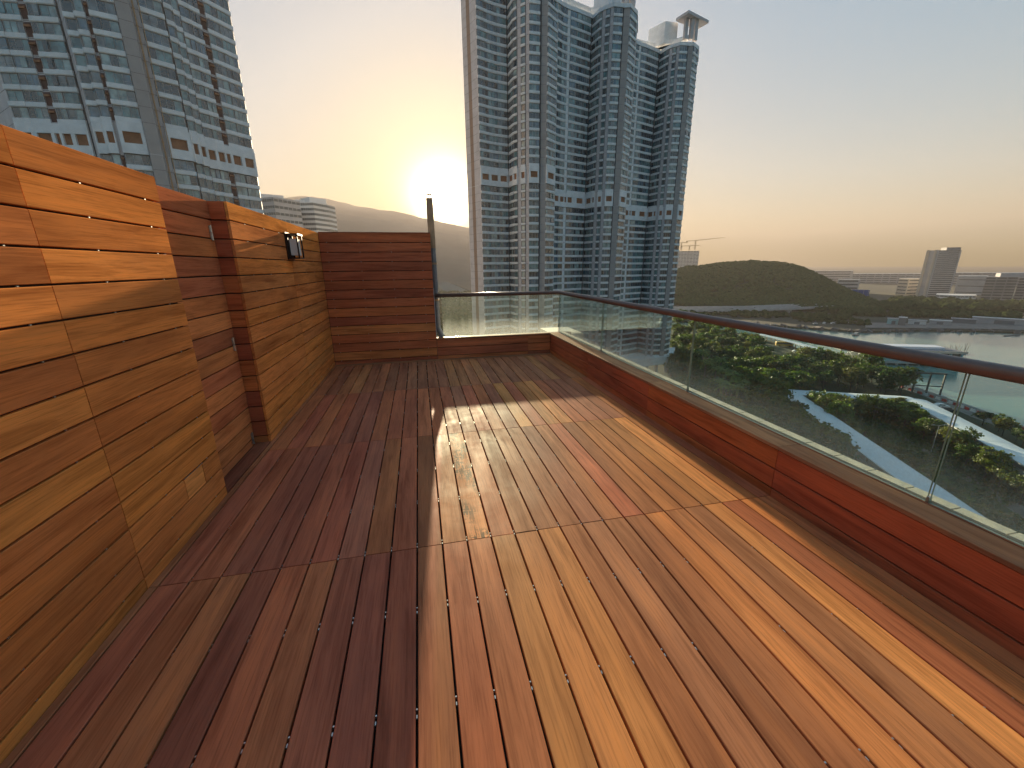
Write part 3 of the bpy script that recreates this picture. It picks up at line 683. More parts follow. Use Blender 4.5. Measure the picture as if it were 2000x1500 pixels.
for x, y, D in [(1339, 62, 223), (1350, 64, 224), (1358, 66, 226)]:
    q = pol(az(x, y), D); b = MB(); b.box(q[0]-.7-rC.location.x, q[0]+.7-rC.location.x, q[1]-.7-rC.location.y, q[1]+.7-rC.location.y, 94.5-rC.location.z, cz-rC.location.z); b.build('canopy_column', 'facade', rC)
roof_box(rB, [(1100, 5), (1155, 12), (1214, 2)], [190, 199, 193], 97, 99.5, 8, 'facade_white', 'roof_parapet')
roof_box(rB, [(1160, 5), (1190, 2), (1210, 2)], [199, 194.5, 195.5], 97, 106, 10, 'facade_white', 'penthouse')
for x, D in [(1221, 196), (1234, 198)]:
    q = pol(az(x, 10), D); b = MB(); b.box(q[0]-1-rB.location.x, q[0]+1-rB.location.x, q[1]-1-rB.location.y, q[1]+1-rB.location.y, 97-rB.location.z, 110-rB.location.z); b.build('canopy_column', 'facade', rB)
q = pol(az(1228, 10), 198); b = MB(); b.box(q[0]-7-rB.location.x, q[0]+7-rB.location.x, q[1]-7-rB.location.y, q[1]+7-rB.location.y, 110-rB.location.z, 111-rB.location.z); b.build('roof_canopy', 'facade', rB)
pod = empty('tower_podium', (*pol(az(1270, 690), 222), G), 'white slab podium on columns under the tower with roof canopy', 'podium')
pq = [pol(az(1150, 690), 190), pol(az(1240, 690), 212), pol(az(1263, 690), 214), pol(az(1313, 690), 226), pol(az(1318, 690), 250), pol(az(1150, 690), 240)]
b = MB(); b.prism([(x-pod.location.x, y-pod.location.y) for x, y in pq], -48.6-G, -44.62-G); b.build('slab', 'facade_white', pod)
for x, D in [(1245, 217), (1265, 219), (1283, 223), (1302, 228), (1225, 214)]:
    q = pol(az(x, 700), D); b = MB(); b.tube((q[0]-pod.location.x, q[1]-pod.location.y, 0), (q[0]-pod.location.x, q[1]-pod.location.y, -48.6-G), .9, .9, 12); b.build('column', 'facade', pod)
# left tower
yl = 100
TL = [pd2(-60, yl, 152, 'wall'), pd2(-12, yl, 137, 'winbay'), pd2(22, yl, 135.0, 'win'), pd2(62, yl, 133, 'slot'), pd2(76, yl, 132.2, 'win'), pd2(100, yl, 131.0, 'winbay'), pd2(133, yl, 129.5, 'dark'),
      pd2(136, yl, 129.4, 'wall'), pd2(143, yl, 126.0, 'winbay'), pd2(166, yl, 125.4, 'win'), pd2(166.1, yl, 124.2, 'win'), pd2(185, yl, 123.8, 'slot'), pd2(193, yl, 123.6, 'wall'), pd2(193.1, yl, 122.2, 'winbay'), pd2(245, yl, 121.6, 'wall'), pd2(246, yl, 120.4, 'pillar'), pd2(273, yl, 120.6, 'wall'), pd2(274, yl, 121.8, 'wall'), pd2(288, yl, 122.0, 'winbay'), pd2(334, yl, 123.0, 'dark'), pd2(336, yl, 124.6, 'win'), pd2(350, yl, 125.2, 'win'), pd2(351, yl, 126.4, 'win'), pd2(364, yl, 127.0, 'wall'),
      pd2(364.4, yl, 128.6, 'winbay'), pd2(384, yl, 129.6, 'win'), pd2(402, yl, 130.8, 'slot'), pd2(413, yl, 131.4, 'win'), pd2(436, yl, 133.0, 'win'), pd2(461, yl, 135.0, 'wall'), pd2(462, yl, 160, 'wall')]
rL, oL, _ = tower('apartment_tower', 'tall grey apartment tower with central pillar behind the timber wall', TL, -48, 100, 24.4, seed=11, fr=.055, depth=26, z_vis=(8, 66))
q = pol(az(279, yl), 121.2); b = MB()
for k in range(50):
    b.tube((q[0]-oL.x, q[1]-oL.y, 2.9*k), (q[0]-oL.x, q[1]-oL.y, 2.9*k+2.7), .16, .16, 8); b.tube((q[0]-oL.x, q[1]-oL.y, 2.9*k+2.7), (q[0]-oL.x, q[1]-oL.y, 2.9*k+2.9), .24, .24, 8)
    b.tube((q[0]+.9-oL.x, q[1]+.3-oL.y, 2.9*k), (q[0]+.9-oL.x, q[1]+.3-oL.y, 2.9*k+2.9), .09, .09, 6)
b.build('drain_pipe', 'pipe_brown_sunlit', rL)

# ------------------------------------------------------------------ plain far buildings
def block(name, label, pxs, Ds, ztop, zbase, depth, mat, storeys, strip_mat='strip_glass', frac=.45, extras=(), group=None, bays=0, min_len=5):
    """pxs: pixels of the plan corners seen from the terrace, left to right, with their distances"""
    q = [pol(az(*p), D) for p, D in zip(pxs, Ds)]; root = empty(name, (*q[0], zbase), label, 'building', group)
    aw = Vector((q[0][0]+q[-1][0], q[0][1]+q[-1][1])).normalized()*depth
    lp = [(x-q[0][0], y-q[0][1]) for x, y in q]; H = ztop-zbase
    b = MB(); b.prism(lp + [(lp[-1][0]+aw.x, lp[-1][1]+aw.y), (aw.x, aw.y)], 0, H); b.build('wall', mat, root)
    fh = H/max(1, storeys)
    for i in range(len(lp)-1):
        p = Vector((*lp[i], 0)); d = Vector((*lp[i+1], 0))-p; Ln = d.length; d.normalize(); n = Vector((d.y, -d.x, 0))
        if n.dot(p+Vector((*q[0], 0))) > 0: n = -n
        if Ln < min_len: continue
        M = Matrix(((d.x, n.x, 0, p.x), (d.y, n.y, 0, p.y), (0, 0, 1, 0), (0, 0, 0, 1)))
        nb = bays or 1; bw = Ln/nb
        b = MB(); m_ = .06*bw
        for k in range(nb): b.box(k*bw+m_, (k+1)*bw-m_, -.3, .05, 0, fh*frac)
        me = b.mesh('window_band', strip_mat)
        for s in range(storeys): obj('window_band', me, root, mat=M @ Matrix.Translation((0, 0, s*fh+fh*.35)))
    for (x0, x1, d0, d1, z0, z1, m_, nm) in extras:                  # boxes in the first face's frame
        p = Vector((*lp[0], 0)); d = (Vector((*lp[-1], 0))-p).normalized(); n = Vector((d.y, -d.x, 0))
        if n.dot(Vector((*q[0], 0))) > 0: n = -n
        M = Matrix(((d.x, n.x, 0, p.x), (d.y, n.y, 0, p.y), (0, 0, 1, 0), (0, 0, 0, 1))); b = MB(); b.box(x0, x1, d0, d1, H+z0, H+z1, 0, M); b.build(nm, m_, root)
    return root
zt_ = lambda x, y, D: CAMZ + te(x, y)*D
block('office_block', 'grey flat roofed block with a dark side beside the left tower', [(509, 400), (535, 395), (586, 398)], [300, 292, 305], zt_(540, 386, 295), G, 40, 'bldg_grey', 26, frac=.4, bays=6, extras=[(2, 14, -14, -4, 0, 3.0, 'bldg_white', 'roof_plant')])
b2 = block('apartment_block', 'hazy white apartment block with a stepped roof below the mountain', [(583, 400), (612, 400), (640, 405), (655, 412)], [335, 330, 340, 350], zt_(600, 396, 335), G, 30, 'bldg_white', 31, frac=.5, bays=7, extras=[(9, 22, -12, -1, 0, 4.5, 'bldg_white', 'lift_tower'), (0, 6, -10, -2, 0, 2, 'bldg_white', 'roof_plant')])
block('unfinished_tower', 'pale unfinished high rise with tower cranes behind the wooded hill', [(1318, 500), (1365, 500)], [1320, 1330], zt_(1345, 490, 1320), G, 40, 'bldg_white', 24, frac=.4, bays=8)
DT = 965
rt = block('office_tower', 'tall slim banded office tower rising over the far shore', [(1803, 530), (1821, 530), (1867, 530)], [DT-4, DT-14, DT+16], zt_(1840, 489, DT), G, 24, 'bldg_grey', 24, frac=.5, min_len=30, extras=[(26, 44, -20, -6, 0, 4.5, 'bldg_dark', 'roof_plant')])
p1, p2 = pol(az(1803, 530), DT-4), pol(az(1821, 530), DT-14)
for t in (.0, .82):
    b = MB(); x = p1[0]+(p2[0]-p1[0])*t-rt.location.x; y = p1[1]+(p2[1]-p1[1])*t-rt.location.y; b.box(x-1.6, x+1.6, y-1.8, y+1.2, 0, zt_(1840, 488, DT)-G); b.build('corner_fin', 'bldg_cream', rt)
block('warehouse_block', 'sunlit peach coloured block left of the slim office tower', [(1752, 560), (1772, 560), (1800, 560)], [1010, 1000, 1030], zt_(1775, 545, 1000), G, 30, 'bldg_cream', 5, frac=.3)
block('industrial_building', 'long grey industrial building right of the slim office tower', [(1866, 560), (1925, 560)], [1060, 1060], zt_(1890, 539, 1060), G, 40, 'bldg_grey', 3, frac=.12)
block('industrial_building', 'dark banded office building with a roof plant room', [(1921, 560), (1984, 560)], [880, 890], zt_(1950, 541, 885), G, 40, 'bldg_dark', 9, frac=.5, bays=3, extras=[(15, 38, -20, -6, 0, 5, 'bldg_grey', 'roof_plant')])
block('industrial_building', 'grey office building at the end of the row by the dark banded one', [(1986, 560), (2060, 560)], [900, 920], zt_(1995, 543, 900), G, 40, 'bldg_dark', 9, frac=.5, bays=4)
block('depot_building', 'low white depot with a dark doorway below the slim office tower', [(1826, 583), (1868, 583), (1905, 585)], [880, 870, 885], zt_(1850, 576, 875), G, 30, 'bldg_white', 2, frac=.35, bays=5)
block('depot_building', 'low grey block on the shoulder of the wooded hill', [(1634, 560), (1677, 560)], [1000, 1005], zt_(1655, 546, 1000), G, 30, 'bldg_grey', 4, frac=.4)
block('terminal_building', 'long hazy low building on the skyline behind the hill slope', [(1588, 535), (1665, 538)], [1700, 1750], zt_(1620, 529, 1700), G, 60, 'bldg_grey', 4, frac=.4)
block('terminal_building', 'long hazy low building on the skyline behind the peach block', [(1665, 538), (1800, 540)], [1500, 1560], zt_(1720, 535, 1500), G, 60, 'bldg_grey', 5, frac=.35, bays=9)
block('terminal_building', 'hazy low building on the skyline behind the grey industrial roof', [(1860, 538), (2040, 540)], [1500, 1560], zt_(1900, 533, 1500), G, 60, 'bldg_grey', 5, frac=.35, bays=9)
# tower cranes
def crane(px, ybase, ytop, jibL, jibR, D, label, tilt=0):
    q = dp(px, ybase, D); zt = zt_(px, ytop, D); root = empty('tower_crane', tuple(q), label, 'crane')
    b = MB(); h = zt-q.z
    for s in (-1, 1):
        for t in (-1, 1): b.box(s*1.0-.25, s*1.0+.25, t*1.0-.25, t*1.0+.25, 0, h)
    for k in range(int(h/3)): b.tube((-1, -1, 3*k), (1, -1, 3*k+3), .18, n=4); b.tube((1, 1, 3*k), (-1, 1, 3*k+3), .18, n=4)
    b.build('mast', 'crane', root)
    d = Vector((math.cos(az(px, ytop)), -math.sin(az(px, ytop)), 0)); s = D/F*1.05
    e1 = d*(jibR-px)*s + Vector((0, 0, h+tilt)); e0 = d*(jibL-px)*s + Vector((0, 0, h-.5))
    b = MB(); b.tube((0, 0, h), e1, .9, .45, 4); b.tube((0, 0, h+2.4), e1, .25, .2, 4); b.build('jib', 'crane', root)
    b = MB(); b.tube((0, 0, h), e0, .8, .8, 4); b.box(e0.x-1.5, e0.x+1.5, e0.y-1.5, e0.y+1.5, h-4, h+.3); b.build('counterweight', 'crane', root)
crane(1357, 488, 470, 1344, 1399, 1318, 'tower crane with the longest jib over the pale unfinished high rise', 6)
crane(1346, 489, 480, 1334, 1362, 1322, 'short tower crane in the middle of the unfinished high rise')
crane(1330, 489, 474, 1324, 1339, 1324, 'tower crane at the edge of the unfinished high rise next to the glass tower')
# viaduct
va = empty('road_viaduct', tuple(gp(1480, 622)), 'long grey road viaduct on piers below the wooded hill', 'bridge'); V0 = Vector(va.location)
A0, A1, A2 = dp(1296, 603, 500), dp(1480, 601, 545), dp(1660, 597, 650); dz = te(1480, 605)*545+CAMZ
for off, nm in ((0, 'deck'), (15, 'deck')):
    b = MB()
    for p, q in ((A0, A1), (A1, A2)):
        d = Vector((q.x-p.x, q.y-p.y, 0)); Ln = d.length; d.normalize(); n = Vector((d.y, -d.x, 0)); n = n if n.dot(p) > 0 else -n
        o = Vector((p.x, p.y, dz+off*.06)) - V0 + n*off
        M = Matrix(((d.x, n.x, 0, o.x), (d.y, n.y, 0, o.y), (0, 0, 1, o.z), (0, 0, 0, 1)))
        b.box(0, Ln, 0, 10, -1.6, 0, 0, M); b.box(0, Ln, 0, .4, 0, 1.1, 0, M); b.box(0, Ln, 9.6, 10, 0, 1.1, 0, M); b.box(0, Ln, 3, 7, -2.6, -1.6, 0, M)
    b.build('deck', 'deck_concrete', va)
for x in (1345, 1408, 1440, 1480, 1538, 1598):
    t = (x-1296)/184; p = A0.lerp(A1, t) if t < 1 else A1.lerp(A2, (t-1)*184/180); q = Vector((p.x, p.y, 0))+Vector((p.x, p.y, 0)).normalized()*5
    b = MB(); b.box(q.x-1.2-V0.x, q.x+1.2-V0.x, q.y-1.6-V0.y, q.y+1.6-V0.y, WATER-V0.z-1, dz-2.6-V0.z); b.box(q.x-3-V0.x, q.x+3-V0.x, q.y-2-V0.y, q.y+2-V0.y, dz-3.8-V0.z, dz-2.6-V0.z); b.build('pier', 'deck_concrete', va)
# lamp posts, billboard, far huts
def street_lamp(p, h, label, group=None, double=True, dirx=(1, 0)):
    root = empty('street_lamp', tuple(p), label, 'street lamp', group); b = MB(); b.tube((0, 0, 0), (0, 0, h), .11, .07, 8); b.build('post', 'lamp_grey', root)
    for s in ((-1, 1) if double else (1,)):
        b = MB(); b.tube((0, 0, h-.1), (s*1.5*dirx[0], s*1.5*dirx[1], h+.12), .06, .05, 6); b.tube((s*1.5*dirx[0], s*1.5*dirx[1], h+.12), (s*2.3*dirx[0], s*2.3*dirx[1], h+.10), .13, .10, 8); b.build('arm', 'lamp_grey', root)
    return root
dd_ = (CR.x, CR.y)
street_lamp(gp(1819, 882), 8.6, 'twin armed street lamp on the grass strip between the covered walkways', dirx=dd_)
for x, y in ((1498, 706), (1556, 716), (1600, 700), (1485, 682)): street_lamp(gp(x, y), 9, 'slim street lamp beside the road among the park trees', 'park road lamps', False, dd_)
bb = empty('billboard', tuple(gp(1675, 594)), 'blue billboard on posts at the end of the viaduct', 'billboard'); D = 715
b = MB(); d = Vector((math.cos(az(1675, 585)), -math.sin(az(1675, 585)), 0)); hw = 9.5
for s in (-1, -.3, .4, 1): b.tube(d*s*hw*.9, d*s*hw*.9+Vector((0, 0, 19)), .4, .4, 6)
b.build('posts', 'lamp_grey', bb); b = MB(); n = Vector((d.y, -d.x, 0))
M = Matrix(((d.x, n.x, 0, 0), (d.y, n.y, 0, 0), (0, 0, 1, 0), (0, 0, 0, 1))); b.box(-hw, hw, -.3, .3, 10.5, 19.5, 0, M); b.build('panel', 'blue_panel', bb)
b = MB(); b.box(-hw-14, hw, -.5, .5, 7.5, 9.5, 0, M); b.build('white_board', 'white_plastic', bb)
for i, (x, y, wd, h, mt_, lab) in enumerate([(1744, 634, 9, 5, 'teal_paint', 'small pale blue hut on the far quay'), (1760, 636, 5, 7, 'bldg_dark', 'dark upright silo on the far quay beside the blue hut'), (1790, 634, 12, 3.5, 'bldg_white', 'low white shed on the far quay'), (1835, 634, 14, 3.4, 'bldg_grey', 'low grey shed on the far quay'), (1880, 632, 16, 4, 'bldg_dark', 'long dark shed on the far quay'), (1960, 634, 40, 5, 'bldg_grey', 'long grey quay store at the end of the far quay')]):
    q = gp(x, y); d = Vector((math.cos(az(x, y)), -math.sin(az(x, y)), 0)); n = Vector((d.y, -d.x, 0)); root = empty('quay_hut', tuple(q), lab, 'hut', rotz=-az(x, y))
    b = MB(); b.box(-wd/2, wd/2, 0, 6, 0, h); b.build('wall', mt_, root)
    b = MB(); b.prism([(-wd/2-.4, -.4), (wd/2+.4, -.4), (wd/2+.4, 6.4), (-wd/2-.4, 6.4)], h, h+.5); b.build('roof', 'bldg_white' if i % 2 else 'bldg_grey', root)
    b = MB(); b.box(-wd*.15, wd*.15, -.12, -.01, 0, h*.7); b.build('door', 'bldg_dark', root)
strip('quay', [((1690, 640), (1690, 630)), ((1800, 641), (1800, 631)), ((1900, 642), (1900, 630)), ((2030, 645), (2030, 632))], G+.3, 'paving', kind='structure', label='quay edge on the far shore')

# ------------------------------------------------------------------ covered footbridge with white roof
def covered(name, label, cen, zroof, width, zdeck=None, posts=7, mat='roof_white'):
    """cen: centre line points in plan"""
    root = empty(name, (*cen[0], G), label, 'covered walkway'); o = Vector((*cen[0], G))
    for k, (p, q) in enumerate(zip(cen, cen[1:])):
        p = Vector((*p, 0)); q = Vector((*q, 0)); d = (q-p).normalized(); n = Vector((d.y, -d.x, 0)); Ln = (q-p).length
        M = Matrix(((d.x, n.x, 0, p.x-o.x), (d.y, n.y, 0, p.y-o.y), (0, 0, 1, 0), (0, 0, 0, 1)))
        m = max(1, int(Ln/9)); st = Ln/m; zr = zroof-G; h = width/2
        b = MB(); N_ = 6
        for j in range(N_):
            y0, y1 = -h+width*j/N_, -h+width*(j+1)/N_; z0, z1 = zr+.35*(1-(y0/h)**2), zr+.35*(1-(y1/h)**2)
            for (a, c) in ((0, 0), (.12, 1)):
                b.v += [(0, y0, z0-a), (st-.02, y0, z0-a), (st-.02, y1, z1-a), (0, y1, z1-a)]; i = len(b.v)-4; b.f.append((i, i+1, i+2, i+3)); b.m.append(0)
        for y, zz in ((-h, zr), (h, zr)): b.box(0, st-.02, y-.12, y+.12, zz-.3, zz+.02, 1)
        me = b.mesh('roof_panel', [mat, 'roof_edge'])
        for j in range(m): obj('roof_panel', me, root, mat=M @ Matrix.Translation((j*st, 0, (k % 2)*.02 + (j % 2)*.03)))
        b = MB(); b.box(-.15, .15, -.15, .15, (zdeck-G) if zdeck else 0, zr-.1); pm = b.mesh('post', 'post_ochre')
        for j in range(m+1):
            for s in (-1, 1): obj('post', pm, root, mat=M @ Matrix.Translation((j*st, s*(h-.7), 0)))
        if zdeck:
            zd = zdeck-G; b = MB(); b.box(0, Ln, -h+.4, h-.4, zd-.7, zd, 0, M); b.box(0, Ln, -h+.35, -h+.5, zd, zd+1.1, 0, M); b.box(0, Ln, h-.5, h-.35, zd, zd+1.1, 0, M); b.build('bridge_deck', 'deck_concrete', root)
            for j in range(0, m+1, 3):
                b = MB(); b.box(j*st-.6, j*st+.6, -.8, .8, 0, zd-.7, 0, M); b.build('pier', 'deck_concrete', root)
    return root
ZR = -47.5
c1 = [tuple(gp(x, y, ZR))[:2] for x, y in ((1540, 766), (1828, 968), (1990, 1085))]
c2 = [tuple(gp(x, y, ZR))[:2] for x, y in ((1522, 764), (1785, 780), (2004, 895), (2200, 1000))]
covered('covered_footbridge', 'straight white roofed covered walkway running close below the terrace', c1, ZR+.03, 7.0, ZR-2.7)
covered('covered_footbridge', 'bent white roofed covered walkway between the trees and the promenade', c2, ZR, 7.0, ZR-2.7)
c3 = [tuple(gp(x, y, -50.5))[:2] for x, y in ((1486, 653), (1560, 671), (1640, 695), (1700, 715))]
covered('covered_walkway', 'low white roofed walkway leading to the ferry pier', c3, -50.5, 5.0)
# ferry pier
P0 = gp(1660, 700); pier = empty('ferry_pier', (P0.x, P0.y, WATER), 'white and teal ferry pier building standing in the water', 'pier')
d = (gp(1885, 712)-gp(1692, 706)); d.z = 0; Lp = d.length; d.normalize(); n = Vector((-d.y, d.x, 0)); n = n if n.y > 0 else -n
ob = gp(1692, 706)-Vector((P0.x, P0.y, 0)); M = Matrix(((d.x, n.x, 0, ob.x), (d.y, n.y, 0, ob.y), (0, 0, 1, 0), (0, 0, 0, 1)))
b = MB(); b.box(-12, Lp, 0, 22, 1.0, 2.0, 0, M); b.build('platform', 'deck_concrete', pier)
for k in range(9):
    b = MB(); b.tube(M @ Vector((k*Lp/9, 1, -1)), M @ Vector((k*Lp/9, 1, 1.0)), .6, .6, 8); b.build('pile', 'deck_concrete', pier)
b = MB(); b.box(0, Lp-1, 3, 20, 2.0, 7.6, 0, M); hall = b.build('hall', 'strip_glass', pier)
nb = 9
for k in range(nb+1):
    b = MB(); x = k*(Lp-1)/nb; b.box(x-.5, x+.5, 2.2, 2.99, 2.0, 7.6, 0, M); b.build('frame_post', 'teal_paint', hall)
b = MB(); b.box(0, Lp-1, 2.5, 2.98, 2.0, 3.4, 0, M); b.build('sill_wall', 'teal_paint', hall)
b = MB(); b.box(-14, Lp, .8, 22, 7.6, 8.3, 0, M); prf = b.build('roof', 'bldg_dark', pier)
b = MB(); b.box(-14.2, Lp+.2, .5, .79, 7.4, 8.7, 0, M); b.build('fascia', 'bldg_cream', prf)
b = MB(); b.box(6, Lp-6, 8, 16, 8.3, 9.6, 0, M); b.build('roof_light', 'roof_white', prf)
# mooring dolphin deck with posts
q = gp(1862, 691, WATER); fl = empty('mooring_platform', tuple(q), 'dark low mooring platform with thin posts out in the bay', 'platform')
b = MB(); b.prism([(-9, -2), (6, -3), (12, 0), (5, 3), (-8, 2.5)], -.4, .6); b.build('pontoon', 'hull', fl)
for k in range(11):
    x = -9+k*2.1+random.uniform(-.5, .5); b = MB(); b.tube((x, random.uniform(-2, 2), 0), (x, 0, random.uniform(3.5, 6.5)), .14, .10, 6); b.build('mooring_post', 'hull', fl)
q = gp(1975, 656, WATER); b = MB(); b.prism([(-8, -.8), (8, -.5), (9.5, 0), (8, .6), (-7, .9)], -.1, .5); o = b.build('mud_bar', 'hull', loc=tuple(q), label='thin dark bar showing above the bay water', category='sandbar')
# boats
def boat(x, y, s, label, yaw):
    q = gp(x, y, WATER); root = empty('motor_boat', tuple(q), label, 'boat', 'small boats moored in the bay', yaw)
    b = MB(); b.prism([(-4*s, -1.3*s), (2*s, -1.3*s), (4.2*s, 0), (2*s, 1.3*s), (-4*s, 1.3*s)], -.2, 1.0*s); b.build('hull', 'hull', root)
    b = MB(); b.box(-2*s, 1.2*s, -.95*s, .95*s, 1.0*s, 2.5*s); cab = b.build('cabin', 'bldg_white', root)
    b = MB(); b.box(-1.8*s, 1.0*s, -.97*s, .97*s, 1.5*s, 2.1*s); b.build('cabin_window', 'strip_glass', cab)
    b = MB(); b.tube((-.5*s, 0, 2.5*s), (-.5*s, 0, 4.2*s), .06*s, n=5); b.build('mast', 'lamp_grey', root)
for k, (x, y, s) in enumerate([(1592, 636, 1.0), (1609, 635, 1.1), (1626, 635, 1.0), (1643, 634, 1.0), (1658, 634, .9), (1672, 655, .9), (1573, 665, 1.1), (1594, 667, 1.1)]):
    boat(x, y, s, 'small dark hulled cabin boat moored in the bay', random.uniform(-1, 1))
# frame jetty by the promenade
q = gp(1806, 776, WATER); jt = empty('frame_jetty', tuple(q), 'dark steel gantry frame standing off the promenade edge', 'gantry', rotz=-.5)
for x in (-5, 0, 5):
    b = MB(); b.box(x-.25, x+.25, -.25, .25, -1, 10.5); b.build('leg', 'hull', jt)
b = MB(); b.box(-5.5, 5.5, -.3, .3, 10.5, 11.2); b.build('beam', 'hull', jt)
b = MB(); b.box(-9, 6, -2.5, -.5, .8, 1.4); b.build('landing', 'deck_concrete', jt)
b = MB(); b.box(-4.7, -.3, -.12, .12, 5, 5.4); b.box(.3, 4.7, -.12, .12, 5, 5.4); b.build('brace', 'hull', jt)
# barriers on the promenade
bm = MB(); bm.box(-.9, .9, -.22, .22, .0, .35); bm.box(-.85, .85, -.12, .12, .35, 1.05); red = bm.mesh('road_barrier', 'red_plastic'); wht = bm.mesh('road_barrier', 'white_plastic')
edge = [gp(x, y) for x, y in ((1742, 749), (1790, 767), (1850, 786), (1905, 806), (1960, 826), (2030, 853))]
k = 0
for p, q in zip(edge, edge[1:]):
    d = q-p; Ln = d.length; ang = math.atan2(d.y, d.x); m = int(Ln/2.3)
    for j in range(m):
        c = p + d*((j+.5)/m); iswh = k % 2; k += 1
        o = obj('road_barrier', wht if iswh else red, None, tuple(c), label=('white' if iswh else 'red')+' plastic barrier in the row along the promenade edge', category='barrier', group=('white' if iswh else 'red')+' promenade barriers'); o.rotation_euler = (0, 0, ang+random.uniform(-.12, .12))
# vehicles
def car(x, y, label, colr, bus=False, yaw=.5):
    q = gp(x, y); root = empty('bus' if bus else 'parked_car', (q.x, q.y, G+.02), label, 'bus' if bus else 'car', None, yaw); Lc, Wc, Hc = (10.5, 2.5, 3.1) if bus else (4.5, 1.8, 1.45)
    if bus: sec = [(-Lc/2, .45), (Lc/2, .45), (Lc/2, 1.6), (Lc/2-.3, Hc), (-Lc/2+.1, Hc), (-Lc/2, 2.4)]
    else: sec = [(-Lc/2, .35), (Lc/2, .35), (Lc/2, .75), (1.1, .92), (.5, Hc), (-1.3, Hc), (-2.0, .95), (-Lc/2, .9)]
    b = MB(); n_ = len(sec); b.v = [(x_, s*Wc/2, z_) for s in (-1, 1) for x_, z_ in sec]
    for i in range(n_): b.f.append((i, (i+1) % n_, n_+(i+1) % n_, n_+i)); b.m.append(0)
    b.f.append(tuple(range(n_))[::-1]); b.f.append(tuple(range(n_, 2*n_))); b.m += [0, 0]
    o = b.build('body', 'bus_yellow' if bus else 'car_paint', root, color=colr)
    b = MB()
    if bus: b.box(-Lc/2+.5, Lc/2-.6, -Wc/2-.01, Wc/2+.01, 1.6, 2.6)
    else: b.box(-1.2, .55, -Wc/2-.01, Wc/2+.01, .95, 1.32)
    b.build('side_windows', 'strip_glass', root)
    for wx in (-Lc*.3, Lc*.3):
        for s in (-1, 1):
            b = MB(); b.tube((wx, s*(Wc/2-.2), .36), (wx, s*(Wc/2+.02), .36), .36, .36, 12); b.build('wheel', 'tyre', root)
car(1531, 676, 'yellow bus standing on the road by the pier', (1, 1, 1), True, -.5)
for x, y, c, l in [(1555, 688, (.75, .75, .75), 'white car on the road near the yellow bus'), (1668, 722, (.75, .75, .75), 'white car parked behind the ferry pier'), (1672, 718, (.25, .26, .28), 'grey car parked behind the ferry pier'), (1838, 795, (.8, .8, .8), 'white car parked on the promenade beside the barriers'), (1850, 802, (.08, .08, .09), 'black car parked on the promenade beside the barriers')]: car(x, y, l, c, False, -.45)

# ------------------------------------------------------------------ trees
def leaf_quads(C, Nrm, size, r):
    n = len(C); t = rng.normal(size=(n, 3)); t -= (t*Nrm).sum(1, keepdims=True)*Nrm; t /= np.linalg.norm(t, axis=1, keepdims=True)+1e-9; u = np.cross(Nrm, t)
    s = (size*rng.uniform(.6, 1.35, n))[:, None]; a = s*.62
    return np.stack([C-t*s-u*a*.3, C+u*a-t*s*.1, C+t*s-u*a*.2, C-u*a], 1)
def crown_mesh(R, H, nclump, per, leaf, lobes, seed):
    g = np.random.default_rng(seed); cs = []
    lob = [(g.uniform(-.5, .5)*R, g.uniform(-.5, .5)*R, g.uniform(-.25, .35)*H, g.uniform(.45, .75)) for _ in range(lobes)]
    for k in range(nclump):
        lx, ly, lz, lr = lob[g.integers(lobes)]; d = g.normal(size=3); d /= np.linalg.norm(d); d[2] = abs(d[2])*.95-.22
        rr = g.uniform(.72, 1.0) if g.random() < .8 else g.uniform(.3, .7)
        cs.append((lx+d[0]*R*lr*rr, ly+d[1]*R*lr*rr, lz+d[2]*H*.5*lr*1.5*rr))
    cs = np.array(cs); C = np.repeat(cs, per, 0) + g.normal(0, 1, (nclump*per, 3))*np.array([.55, .55, .36])*leaf*1.9
    Nn = g.normal(size=C.shape)*.75 + np.array([0, 0, .8]) + (C/np.linalg.norm(C, axis=1, keepdims=True))*.5; Nn /= np.linalg.norm(Nn, axis=1, keepdims=True)
    Q = leaf_quads(C, Nn, leaf, g); n = len(Q)
    me = bpy.data.meshes.new('crown'); me.from_pydata(Q.reshape(-1, 3).tolist(), [], np.arange(4*n).reshape(-1, 4).tolist()); me.materials.append(MATS['leaves']); return me
def trunk_mesh(h, R, seed):
    r = random.Random(seed); b = MB(); b.tube((0, 0, 0), (r.uniform(-.2, .2), r.uniform(-.2, .2), h*.62), .24, .15, 8)
    for k in range(6):
        t = 2*math.pi*k/6+r.random(); b.tube((0, 0, h*(.4+.04*k)), (math.cos(t)*R*.55, math.sin(t)*R*.55, h*(.72+.05*r.random())), .10, .03, 5)
    return b.mesh('trunk', 'bark')
KT = []
for s, (R, H, nc, per, lf, lb) in enumerate([(4.6, 6.0, 105, 15, .40, 6), (5.4, 6.5, 130, 15, .42, 7), (3.6, 5.6, 80, 15, .36, 5), (4.2, 7.2, 100, 15, .38, 6), (5.0, 5.2, 115, 14, .42, 8), (3.2, 4.2, 70, 14, .34, 5)]):
    KT.append((crown_mesh(R, H, nc, per, lf, lb, 40+s), trunk_mesh(7, R, s), R))
GREENS = [(.065, .108, .024), (.085, .125, .026), (.050, .086, .026), (.105, .128, .028), (.070, .092, .022), (.120, .118, .032)]
CN = ['mid green', 'fresh green', 'dark green', 'yellow green', 'olive green', 'golden green']
